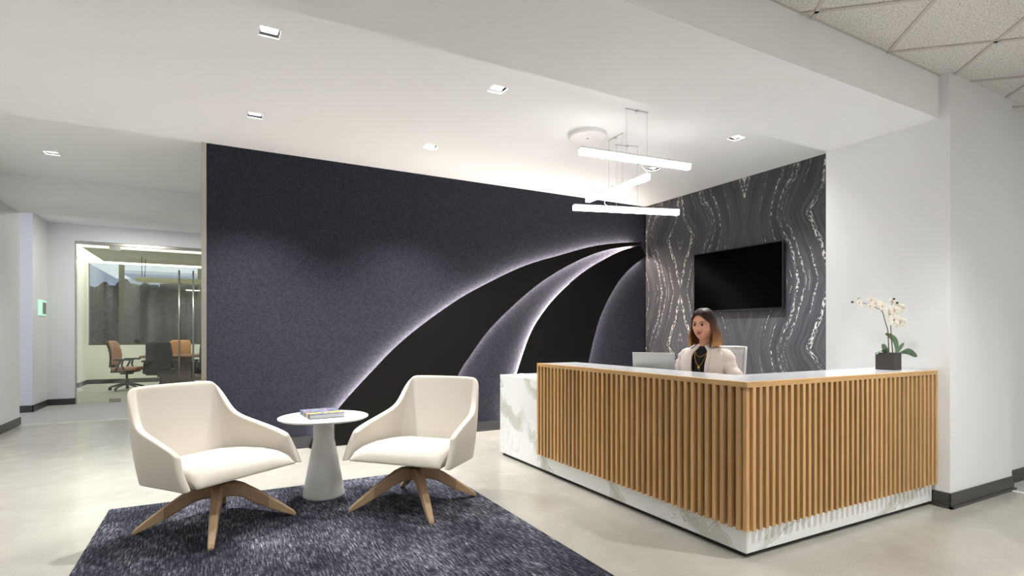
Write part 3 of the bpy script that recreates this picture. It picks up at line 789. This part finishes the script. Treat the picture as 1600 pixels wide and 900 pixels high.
# card reader on the column side
t=thing('wall_card_reader','small grey reader with pale green glowing rim on the corridor column side','card reader',(-2.57,11.72,1.555))
bm=new_bm(); bx(bm,0,.022,-.2,.2,-.01,.25); obj('glowing_housing',bm,'green',t,bevel=.008)
bm=new_bm(); bx(bm,.022,.028,-.02,.17,.02,.215); obj('keypad',bm,'device',t,bevel=.002)
# exterior windows
for i,(x0,x1) in enumerate(((-2.78,-2.06),(-2.06,-.34),(-.34,1.38),(1.38,4.0))):
    root=bpy.data.objects.new('window_%d'%(i+1) if i<3 else 'window_7',None); C.objects.link(root); root.location=(x0,16.80,.96); root['kind']='structure'
    bm=new_bm(); w=x1-x0; h=2.07
    bx(bm,w-.105,w,-.05,.06,0,h); bx(bm,0,w,-.03,.06,0,.035); bx(bm,0,w,-.03,.06,h-.03,h); obj('window_frame',bm,'mullion',root)
    bm=new_bm(); bx(bm,0,w-.105,.018,.026,.035,h-.03); obj('glass_pane',bm,'winglass',root)
# cloud ceiling with luminous perimeter
CZ=2.90
bm=new_bm(); bx(bm,-2.27,3.2,13.05,15.4,CZ,3.12); struct(obj('ceiling_cloud',bm,'wpaint'))
t=thing('perimeter_light','bright luminous perimeter strips around the lowered meeting room ceiling','ceiling light',(0,0,CZ+.04))
for (x0,x1,y0,y1) in ((-2.27,3.2,12.50,13.04),(-2.27,3.2,15.42,16.72),(-2.78,-2.28,12.5,16.72)):
    bm=new_bm(); bx(bm,x0,x1,y0,y1,.05,.06); obj('light_panel',bm,'cove',t)
# meeting room pendant
t=thing('linear_pendant','long unlit pale linear pendant hung over the meeting table','pendant light',(.1,14.15,2.40))
bm=new_bm()
pr=[(-.16,.03),(-.10,-.035),(.10,-.035),(.16,.03),(.10,.06),(-.10,.06)]
e0=[bm.verts.new((-1.62,y,z)) for y,z in pr]; e1=[bm.verts.new((1.7,y,z)) for y,z in pr]
bm.faces.new(e0[::-1]); bm.faces.new(e1)
for k in range(6): bm.faces.new((e0[k],e0[(k+1)%6],e1[(k+1)%6],e1[k]))
obj('body',bm,mat('pendant_body',(226,226,190),.4),t)
for x in (-1.3,1.3):
    for dy in (-.12,.25):
        bm=new_bm(); tube(bm,[(x-.2+dy*.1,dy*.3,.06),(x-.2+dy*.1,dy,CZ-2.40)],.006,6); obj('cable',bm,'dark',t)
# meeting table
t=thing('meeting_table','long brown wooden meeting table behind the glass doors','table',(.25,14.45,0))
bm=new_bm(); bx(bm,-1.70,2.2,-.55,.55,.725,.765); obj('table_top',bm,'tabletop',t,bevel=.006)
for x in (-1.05,1.35):
    bm=new_bm(); bx(bm,x-.3,x+.3,-.25,.25,0,.725); obj('pedestal_base',bm,'tablebase',t,bevel=.004)
bm=new_bm(); bx(bm,-.75,1.05,-.03,.03,.2,.6); obj('stretcher_panel',bm,'tablebase',t)
# office chairs
def office(label,seatm,group,loc,rot,frame='bfr'):
    t=thing('office_chair',label,'chair',loc,rot,group)
    # faces local -y
    bm=new_bm(); rows=[]
    for i in range(7):
        f=i/6; z=.55+.54*f; w=.235-.02*f+.015*math.sin(f*PI); y=.23+.07*f-.05*math.sin(f*PI)
        rows.append([(j*w,y-.03*(1-j*j)*-1-.04*abs(j)**2,z) for j in (-1,-.6,-.2,.2,.6,1)])
    grid(bm,rows); obj('backrest',bm,seatm,t,smooth=True,solid=.05,soff=0,sub=1)
    bm=new_bm(); rows=[]
    for i in range(7):
        f=i/6; z=.50+.58*f; w=.24-.02*f; y=.27+.07*f-.05*math.sin(f*PI)
        rows.append([(j*w,y-.03*abs(j)**2+.02,z) for j in (-1,-.5,0,.5,1)])
    grid(bm,rows); obj('back_shell',bm,frame,t,smooth=True,solid=.02,soff=0,sub=1)
    bm=new_bm(); bx(bm,-.25,.25,-.26,.23,.43,.51); obj('seat',bm,seatm,t,smooth=True,bevel=.035,seg=4)
    bm=new_bm(); bx(bm,-.22,.22,-.2,.24,.395,.43); bx(bm,-.03,.03,.2,.30,.40,.56); bx(bm,-.05,.05,-.12,.12,.35,.4); obj('seat_pan',bm,frame,t,bevel=.01)
    for s_ in (-1,1):
        bm=new_bm(); x=s_*.28
        P=[(x,.10,.40),(x,.02,.68),(x,-.04,.68),(x,.05,.40)]
        tube(bm,[(s_*.22,.12,.42),(x,.12,.44),(x,.02,.66)],[.022,.026,.02],8); tube(bm,[(x,-.06,.43),(x,.0,.55),(x,-.02,.66)],[.018,.02,.02],8); bx(bm,x-.04,x+.04,-.16,.14,.66,.695); obj('armrest',bm,frame,t,bevel=.006)
    bm=new_bm(); lathe(bm,[(0,.10),(.035,.10),(.035,.22),(.022,.23),(.022,.36),(0,.36)],16); obj('gas_lift',bm,frame,t)
    bm=new_bm()
    for k in range(5):
        a=2*PI*k/5+.3; r=.31
        tube(bm,[(0,0,.15),(r*.5*math.cos(a),r*.5*math.sin(a),.12),(r*math.cos(a),r*math.sin(a),.075)],[.035,.024,.018],8)
    obj('star_base',bm,frame,t,smooth=True)
    for k in range(5):
        a=2*PI*k/5+.3; r=.32
        bm=new_bm(); cx,cy=r*math.cos(a),r*math.sin(a)
        for s_ in (-1,1):
            ax=Vector((-math.sin(a+.6),math.cos(a+.6),0)); c0=Vector((cx,cy,.031))+ax*s_*.014
            tube(bm,[c0-ax*.008,c0+ax*.008],.03,14)
        bx(bm,cx-.02,cx+.02,cy-.02,cy+.02,.045,.075); obj('caster',bm,frame,t)
    return t
gch='office chairs around the meeting table'
office('brown leather office chair at the left end of the meeting table, side on','seatbrown',gch,(-1.74,14.60,0.002),math.radians(78))
office('black office chair with its back to the glass doors','seatblack',gch,(-1.02,13.42,0.002),math.radians(176))
office('tan leather office chair across the meeting table, facing the doors','seatorange',gch,(-.80,15.45,0.002),math.radians(-4))
office('black office chair at the right, partly hidden by the dark feature wall edge','seatblack',gch,(-.10,13.45,0.002),math.radians(184))
# ------------------------------------------------------------------ outside: bare trees at dusk
box('ground_outside',-60,40,17.2,120,-.6,-.5,'ground',st=True)
def tree(x,y,h,w,seed,lab):
    t=thing('autumn_tree',lab,'tree',(x,y,-.5),0,'trees outside the meeting room window')
    bm=new_bm(); tube(bm,[(0,0,0),(.1,0,h*.3),(-.05,.1,h*.55)],[.35,.25,.14],10); obj('trunk',bm,'trunk',t,smooth=True)
    bm=new_bm(); bmesh.ops.create_icosphere(bm,subdivisions=5,radius=1)
    for v in bm.verts:
        n_=mnoise.fractal(v.co*2.2+Vector((seed*7.1,0,0)),1,2,5)*.35+mnoise.noise(v.co*9+Vector((seed,0,0)))*.12
        v.co=v.co*(1+n_); v.co=Vector((v.co.x*w,v.co.y*w,h*.62+v.co.z*h*.42))
    obj('crown',bm,'crown',t,smooth=False)
tl=['autumn tree farthest left beyond the meeting room window','autumn tree beyond the leftmost window pane','taller autumn tree just right of the first window post','autumn tree seen between window post and door handles','autumn tree directly behind the door handles','autumn tree beyond the second window post','autumn tree right of the door handles, hidden by the wall edge']
for i,(px,T,w) in enumerate(((136,32,1.9),(166,47,2.3),(202,37,2.2),(236,54,2.6),(266,31,1.8),(298,43,2.3),(332,60,2.8))):
    a=(px-800)/F_; h=.088*T+1.25+(i%3)*.2; rx=math.sin(YAW)+a*math.cos(YAW); ry=math.cos(YAW)-a*math.sin(YAW)
    tree(rx*T,ry*T,h,w,i,tl[i])
# ------------------------------------------------------------------ the receptionist's chair
PX_,PY_=3.517,3.154; TH=math.radians(-72)
t=thing('task_stool','light grey mesh back task chair that the woman sits on','chair',(PX_,PY_,0),TH)
bm=new_bm(); rows=[]
for i in range(9):
    f=i/8; z=.60+.535*f; w=.235+.012*math.sin(f*PI); y=.17+.10*f-.03*math.sin(f*PI)
    rows.append([(j*w,y-.035*abs(j)**2,z) for j in (-1,-.75,-.5,-.25,0,.25,.5,.75,1)])
grid(bm,rows); mb=obj('mesh_back',bm,'meshgrey',t,smooth=True,solid=.008,soff=0)
bm=new_bm(); loop=[rows[i][0] for i in range(9)]+rows[8][1:-1]+[rows[i][-1] for i in range(8,-1,-1)]+rows[0][1:-1][::-1]+[rows[0][0]]
tube(bm,loop,.011,8,cap=False); obj('back_frame',bm,'framegrey',t,smooth=True)
bm=new_bm(); tube(bm,[(.0,.20,.50),(.0,.235,.62),(-.19,.27,1.02)],.009,8); tube(bm,[(.0,.235,.62),(.20,.27,1.08)],.006,8); obj('back_support',bm,'dark',t,smooth=True)
bm=new_bm(); bx(bm,-.24,.24,-.24,.20,.44,.515); obj('seat',bm,'meshgrey',t,smooth=True,bevel=.03,seg=4)
bm=new_bm(); lathe(bm,[(0,.10),(.035,.10),(.035,.26),(.022,.27),(.022,.44),(0,.44)],16); obj('gas_lift',bm,'framegrey',t)
bm=new_bm()
for k in range(5):
    a=2*PI*k/5+.2; tube(bm,[(0,0,.13),(.16*math.cos(a),.16*math.sin(a),.11),(.30*math.cos(a),.30*math.sin(a),.075)],[.032,.024,.018],8)
obj('star_base',bm,'framegrey',t,smooth=True)
for k in range(5):
    a=2*PI*k/5+.2; bm=new_bm(); cx,cy=.31*math.cos(a),.31*math.sin(a)
    tube(bm,[(cx-.018*math.sin(a),cy+.018*math.cos(a),.031),(cx+.018*math.sin(a),cy-.018*math.cos(a),.031)],.03,14); bx(bm,cx-.016,cx+.016,cy-.016,cy+.016,.04,.075); obj('caster',bm,'dark',t)
# ------------------------------------------------------------------ the woman
W=thing('person','seated person with shoulder length brown hair, cream cardigan and black top at the desk','person',(PX_,PY_,0),TH)
HZc=1.312; HY=-.045; HYAW=math.radians(-2)
def gs(v,c,s):
    return math.exp(-(((v[0]-c[0])/s[0])**2+((v[1]-c[1])/s[1])**2+((v[2]-c[2])/s[2])**2))
def head_pt(p):
    """unit sphere point -> head surface, local to head centre, facing -y"""
    x,y,z=p
    X=x*.083; Y=y*.098; Z=z*.124
    if z<0:                                   # jaw taper
        k=1-.34*(-z)**1.8; X*=k
        if y>0: Y*=1-.30*(-z)
        else: Y*=1-.10*(-z)**2
    if z<-.2 and y<0: Y-=.006*(-z)
    # flatten the face plane a little
    if y<0: Y*=.93
    q=(X,Y,Z)
    f=1 if y<-.05 else 0
    dy=0
    if f:
        dy+=-.0105*gs(q,(0,-.09,.012),(.0085,.05,.022))       # bridge
        dy+=-.0215*gs(q,(0,-.09,-.020),(.0115,.05,.0135))      # tip
        dy+=-.008*gs(q,(.011,-.09,-.025),(.006,.05,.007))-.008*gs(q,(-.011,-.09,-.025),(.006,.05,.007))
        dy+=.0105*gs(q,(.032,-.09,.016),(.017,.05,.011))+.0105*gs(q,(-.032,-.09,.016),(.017,.05,.011))
        dy+=-.005*gs(q,(.030,-.09,.040),(.024,.05,.009))-.005*gs(q,(-.030,-.09,.040),(.024,.05,.009))
        dy+=-.006*gs(q,(0,-.09,-.052),(.022,.05,.012))         # mouth mound
        dy+=.003*gs(q,(0,-.09,-.072),(.02,.05,.005))
        dy+=-.015*gs(q,(0,-.09,-.096),(.024,.07,.017))         # chin
        dy+=-.004*gs(q,(.042,-.07,-.018),(.02,.05,.02))-.004*gs(q,(-.042,-.07,-.018),(.02,.05,.02))
    return Vector((X,Y+dy,Z))
HR=Matrix.Rotation(HYAW,3,'Z')@Matrix.Rotation(math.radians(7),3,'X')
HC_=Vector((0,HY,HZc))
def hp(v): return HC_+HR@Vector(v)
bm=new_bm()
rows=[]
for i in range(0,61):
    ph=-PI/2+PI*i/60
    rows.append([tuple(hp(head_pt((math.cos(ph)*math.sin(2*PI*k/96),-math.cos(ph)*math.cos(2*PI*k/96),math.sin(ph))))) for k in range(96)])
V=[[bm.verts.new(p) for p in r] for r in rows[1:-1]]
for a,b in zip(V,V[1:]):
    for k in range(96): bm.faces.new((a[k],a[(k+1)%96],b[(k+1)%96],b[k]))
bm.faces.new(V[0][::-1]); bm.faces.new(V[-1])
# ears
for s_ in (-1,1):
    sphere(bm,hp((s_*.079,.008,.0)),.03,(.35,.6,1.0),14)
# neck, torso
limb(bm,[(0,.005,1.08),(0,-.012,1.16),hp((0,.028,-.045))],[.058,.045,.045],20)
def ell(bm,levels,n=28):
    R=[[bm.verts.new((cx+a*math.cos(2*PI*k/n),cy+b*math.sin(2*PI*k/n),z)) for k in range(n)] for (z,cx,cy,a,b) in levels]
    for p,q in zip(R,R[1:]):
        for k in range(n): bm.faces.new((p[k],p[(k+1)%n],q[(k+1)%n],q[k]))
    bm.faces.new(R[0][::-1]); bm.faces.new(R[-1])
ell(bm,[(.50,0,.02,.13,.10),(.54,0,.02,.165,.115),(.62,0,.02,.165,.115),(.74,0,.01,.135,.10),(.86,0,.0,.135,.105),(.97,0,-.005,.155,.115),(1.05,0,0,.165,.10),(1.10,0,.0,.135,.075),(1.135,0,.0,.07,.055)])
RS,RE,RW=(-.160,.0,1.062),(-.262,.02,.890),(-.230,-.125,.888)
LS,LE,LW=(.160,.0,1.062),(.262,-.06,.890),(.075,-.265,.866)
limb(bm,[RS,RE,RW],[.048,.038,.026]); limb(bm,[LS,LE,LW],[.048,.038,.026])
def hand(bm,w,dirv,side):
    w=Vector(w); d_=Vector(dirv).normalized(); up_=Vector((0,0,1)); s_=d_.cross(up_).normalized()*side  # thumb side
    c=w+d_*.055
    # palm
    n=12; R=[]
    for f,wd,th_ in ((0,.026,.020),(.03,.036,.018),(.065,.041,.015),(.085,.038,.012)):
        p=w+d_*f-up_*f*.12; R.append([bm.verts.new(p+s_*wd*math.cos(2*PI*k/n)+up_*th_*math.sin(2*PI*k/n)) for k in range(n)])
    for a,b in zip(R,R[1:]):
        for k in range(n): bm.faces.new((a[k],a[(k+1)%n],b[(k+1)%n],b[k]))
    bm.faces.new(R[0][::-1]); bm.faces.new(R[-1])
    for j,(o_,ln_) in enumerate(((.028,.068),(.0095,.076),(-.0095,.071),(-.027,.056))):
        b0=w+d_*.078+s_*o_-up_*.008; dd=(d_+s_*o_*1.6).normalized()
        limb(bm,[b0,b0+dd*ln_*.42+up_*.006,b0+dd*ln_*.74-up_*.006,b0+dd*ln_*.93-up_*.02],[.0092,.0088,.008,.007],10)
    b0=w+d_*.02+s_*.024; limb(bm,[b0,b0+d_*.028+s_*.022-up_*.004,b0+d_*.055+s_*.026-up_*.012],[.012,.0105,.009],10)
hand(bm,RW,(-.3,-.95,-.06),-1); hand(bm,LW,(-.65,-.75,-.05),1)
for s_ in (-1,1):
    limb(bm,[(s_*.085,.02,.585),(s_*.10,-.40,.590),(s_*.10,-.37,.33),(s_*.10,-.36,.12)],[.082,.058,.052,.038],16)
    limb(bm,[(s_*.10,-.35,.075),(s_*.10,-.42,.06),(s_*.10,-.53,.035)],[.040,.036,.024],12)
bd=obj('body',bm,'skin',W,smooth=True)
md=bd.modifiers.new('r','REMESH'); md.mode='VOXEL'; md.voxel_size=.0042; md.use_smooth_shade=True
md=bd.modifiers.new('s','SMOOTH'); md.factor=.5; md.iterations=2
# eyes, brows, lips
for s_ in (-1,1):
    bm=new_bm(); sphere(bm,hp((s_*.0315,-.0725,.013)),.0125,(1.12,.9,.50),16); ey=obj('eye',bm,'eyew',W,smooth=True)
    bm=new_bm(); sphere(bm,hp((s_*.0315-.002,-.0832,.013)),.0082,(1,.35,.80),12); obj('iris',bm,'iris',ey,smooth=True)
    bm=new_bm(); tube(bm,[hp((s_*.019,-.087,.022)),hp((s_*.031,-.0875,.0245)),hp((s_*.045,-.079,.018))],[.0022,.0032,.0018],8); obj('eyelash',bm,'iris',W,smooth=True)
    bm=new_bm(); tube(bm,[hp((s_*.016,-.0935,.034)),hp((s_*.032,-.0905,.041)),hp((s_*.050,-.076,.036))],[.0026,.0030,.0014],8); obj('eyebrow',bm,'brow',W,smooth=True)
bm=new_bm()
for zz,r_,w_ in ((-.0475,.0042,.024),(-.0555,.0050,.020)):
    pts=[hp((w_*j,-.0995+.016*abs(j)**1.8-(.001 if zz<-.05 else 0),zz+(.001*(1-abs(j)) if zz>-.05 else .002*abs(j)))) for j in (-1,-.66,-.33,0,.33,.66,1)]
    tube(bm,pts,[r_*.3,r_*.8,r_,r_*.95,r_,r_*.8,r_*.3],10)
obj('lips',bm,'lip',W,smooth=True)
# hair: shoulder length, parted on one side
def hair_shell():
    bm=new_bm(); rows=[]; NZ=40; NA=72
    rn=random.Random(5)
    for i in range(NZ+1):
        f=i/NZ
        z=.140-.305*f**1.0
        # radii of the hair mass
        if z>.0:
            k=math.sqrt(max(0,1-(z/.1415)**2)); rx=.092*k**.85; ry=.113*k**.85; cy=.006*(1-k)+.004
        else:
            g_=-z/.165; rx=.093+.032*math.sin(min(1,g_*1.05)*PI*.60); ry=.113+.012*math.sin(min(1,g_)*PI*.6); cy=.004+.014*g_
        # half opening of the face
        if z>.098: gap=0
        else:
            q=min(1,(.098-z)/.075); gap=math.radians(12+52*q**.5)
            if z<-.04: gap=math.radians(64)-math.radians(16)*min(1,(-.04-z)/.10)
        gl=gap*1.0; gr=gap*1.0
        # side parting: more hair swept on her left(+x), part at -x
        shift=-math.radians(12)*max(0,min(1,(z-.02)/.06)) if gap>0 else 0
        row=[]
        for k in range(NA+1):
            an=(gl+shift)+(2*PI-gl-gr)*k/NA       # from front (-y), going toward +x
            st=1+.010*math.sin(an*31+z*20)+.006*math.sin(an*57+1)
            edge=min(k,NA-k)/6; e=1-.06*max(0,1-edge)
            x=rx*st*e*math.sin(an); y=cy-ry*st*e*math.cos(an)
            zz=z
            if f>.93: zz=z-.014*mnoise.noise(Vector((an*4,0,3)))
            if z<-.10: 
                x*=1+.05*math.sin(an*2); 
            # shoulder clearance forward flick
            if z<-.09 and abs(an-PI)>1.2: y-=.010*((-.09-z)/.07)
            row.append(tuple(hp((x,y,zz))))
        rows.append(row)
    V=grid(bm,rows)
    return bm
bm=hair_shell(); bmesh.ops.remove_doubles(bm,verts=bm.verts,dist=.0004)
hr=obj('hair',bm,'hair',W,smooth=True)
md=hr.modifiers.new('s','SOLIDIFY'); md.thickness=.014; md.offset=0
md=hr.modifiers.new('u','SUBSURF'); md.levels=md.render_levels=1
# jewellery
bm=new_bm(); sphere(bm,hp((.086,-.004,-.028)),.005,(1,1,1),10); obj('earring',bm,'chrome',W,smooth=True)
# black top
def loft_open(levels,gap_f,n=40,jit=.0):
    rows=[]
    for (z,cx,cy,a,b) in levels:
        g_=gap_f(z); row=[]
        for k in range(n+1):
            an=g_+(2*PI-2*g_)*k/n
            row.append((cx+a*math.sin(an),cy-b*math.cos(an),z))
        rows.append(row)
    return rows
bm=new_bm(); ell(bm,[(.52,0,.02,.172,.124),(.62,0,.02,.172,.124),(.74,0,.01,.143,.110),(.86,0,.0,.143,.116),(.95,0,-.008,.160,.127),(1.02,0,-.006,.165,.118),(1.08,0,0,.150,.092),(1.115,0,.0,.105,.074),(1.145,0,-.004,.066,.062)],32)
obj('top',bm,'blacktop',W,smooth=True)
# cardigan
lv=[(.58,0,.02,.200,.150),(.66,0,.02,.196,.146),(.76,0,.012,.182,.140),(.86,0,.004,.184,.146),(.95,0,-.002,.197,.154),(1.02,0,0,.202,.148),(1.07,0,.002,.196,.128),(1.105,0,.004,.165,.104),(1.13,0,.008,.118,.088),(1.150,0,.012,.085,.078)]
rows=loft_open(lv,lambda z: math.radians(19+5*max(0,(z-1.0)/.15)+6*max(0,(.85-z)/.3)))
rows=[[(x*(1+.012*math.sin(z*90+x*40)),y,z) for x,y,z in r] for r in rows]
bm=new_bm(); grid(bm,rows)
# sleeves
for S,E_,Wr in ((RS,RE,RW),(LS,LE,LW)):
    S,E_,Wr=Vector(S),Vector(E_),Vector(Wr); P=[];R=[]
    inn=Vector((S.x*.55,0,1.06)); pts=[inn,S+Vector((0,0,.004)),S.lerp(E_,.5),E_,E_.lerp(Wr,.5),E_.lerp(Wr,.93)]; rd=[.052,.057,.053,.049,.044,.038]
    sm=[tuple(v) for v in pts]; sm=smoothc(sm,7); m_=len(sm)
    for i,p in enumerate(sm):
        q=i/(m_-1)*(len(rd)-1); a=int(min(q,len(rd)-2)); r_=rd[a]+(rd[a+1]-rd[a])*(q-a); r_+=.010*mnoise.noise(Vector((i*.9,S.x*9,0)))*(1 if i>8 else .4)
        P.append(p); R.append(r_)
    tube(bm,P,R,20)
cg=obj('cardigan',bm,'cardigan',W,smooth=True)
md=cg.modifiers.new('s','SOLIDIFY'); md.thickness=.010; md.offset=0
# lapel rolls
for s_ in (-1,1):
    P=[]
    for (z,cx,cy,a,b) in [l for l in lv]:
        g_=math.radians(19+5*max(0,(z-1.0)/.15)+6*max(0,(.85-z)/.3))
        P.append((cx+s_*a*math.sin(g_)*1.04,cy-b*math.cos(g_)*1.02,z))
    P.append((s_*.05,.06,1.17))
    bm=new_bm(); Ps=smoothc(P,4); tube(bm,Ps,[.014]*(len(Ps)-6)+[.0135,.013,.0125,.012,.011,.01],10)
    lp=obj('lapel',bm,'cardigan',W,smooth=True)
# necklaces
for dp,wd,pn in ((.155,.052,1),(.085,.058,0)):
    bm=new_bm(); P=[]
    for j in range(21):
        q=-1+2*j/20; x=wd*math.sin(q*PI/2)*(1 if abs(q)<1 else 1); z=1.145-dp*(1-abs(q)**1.6)
        # surface of the top at that height
        yb=-.064 if z>1.13 else (-.064-(1.13-z)/.05*.012 if z>1.08 else -.094-(1.08-z)/.13*.040)
        P.append((x,min(yb,-.06)-.012,z))
    tube(bm,P,.0019,6); nk=obj('necklace',bm,'gold',W,smooth=True)
    if pn:
        bm=new_bm(); lx,ly,lz=P[10]; sphere(bm,(lx,ly-.003,lz-.012),.014,(.85,.3,1),12); tube(bm,[(lx+.006,ly-.002,lz-.02),(lx+.007,ly-.002,lz-.045)],.002,6); obj('pendant',bm,'gold',nk,smooth=True)
# trousers and shoes
bm=new_bm()
for s_ in (-1,1):
    limb(bm,[(s_*.085,.03,.590),(s_*.10,-.25,.592),(s_*.10,-.405,.588),(s_*.10,-.375,.33),(s_*.10,-.362,.13)],[.094,.080,.068,.062,.055],18)
obj('trousers',bm,'trouser',W,smooth=True)
for s_ in (-1,1):
    bm=new_bm(); limb(bm,[(s_*.10,-.335,.052),(s_*.10,-.42,.05),(s_*.10,-.545,.038)],[.046,.042,.032],14); bx(bm,s_*.10-.038,s_*.10+.038,-.57,-.30,0,.02); obj('shoe',bm,'shoe',W,smooth=True)
# ------------------------------------------------------------------ world, camera, view
w=bpy.data.worlds.new('World'); scene.world=w; w.use_nodes=True
nt=w.node_tree; bg=nt.nodes['Background']; tc=nt.nodes.new('ShaderNodeTexCoord'); sp=nt.nodes.new('ShaderNodeSeparateXYZ'); rp=nt.nodes.new('ShaderNodeValToRGB')
nt.links.new(tc.outputs['Generated'],sp.inputs[0]); nt.links.new(sp.outputs['Z'],rp.inputs[0]); nt.links.new(rp.outputs[0],bg.inputs['Color'])
rp.color_ramp.elements[0].position=0; rp.color_ramp.elements[0].color=lin((196,200,214)); rp.color_ramp.elements[1].position=.5; rp.color_ramp.elements[1].color=lin((132,140,172))
bg.inputs['Strength'].default_value=1.8
cam=bpy.data.cameras.new('Camera'); co=bpy.data.objects.new('Camera',cam); C.objects.link(co)
co.location=(0,0,HC); co.rotation_euler=(PI/2,0,-YAW)
cam.sensor_width=36; cam.lens=F_/1600*36; cam.shift_y=(HZ-450)/1600; cam.clip_start=.05; cam.clip_end=300
scene.camera=co
scene.view_settings.view_transform='Standard'; scene.view_settings.look='None'; scene.view_settings.gamma=1; scene.view_settings.exposure=0.12
scene.view_settings.use_curve_mapping=False
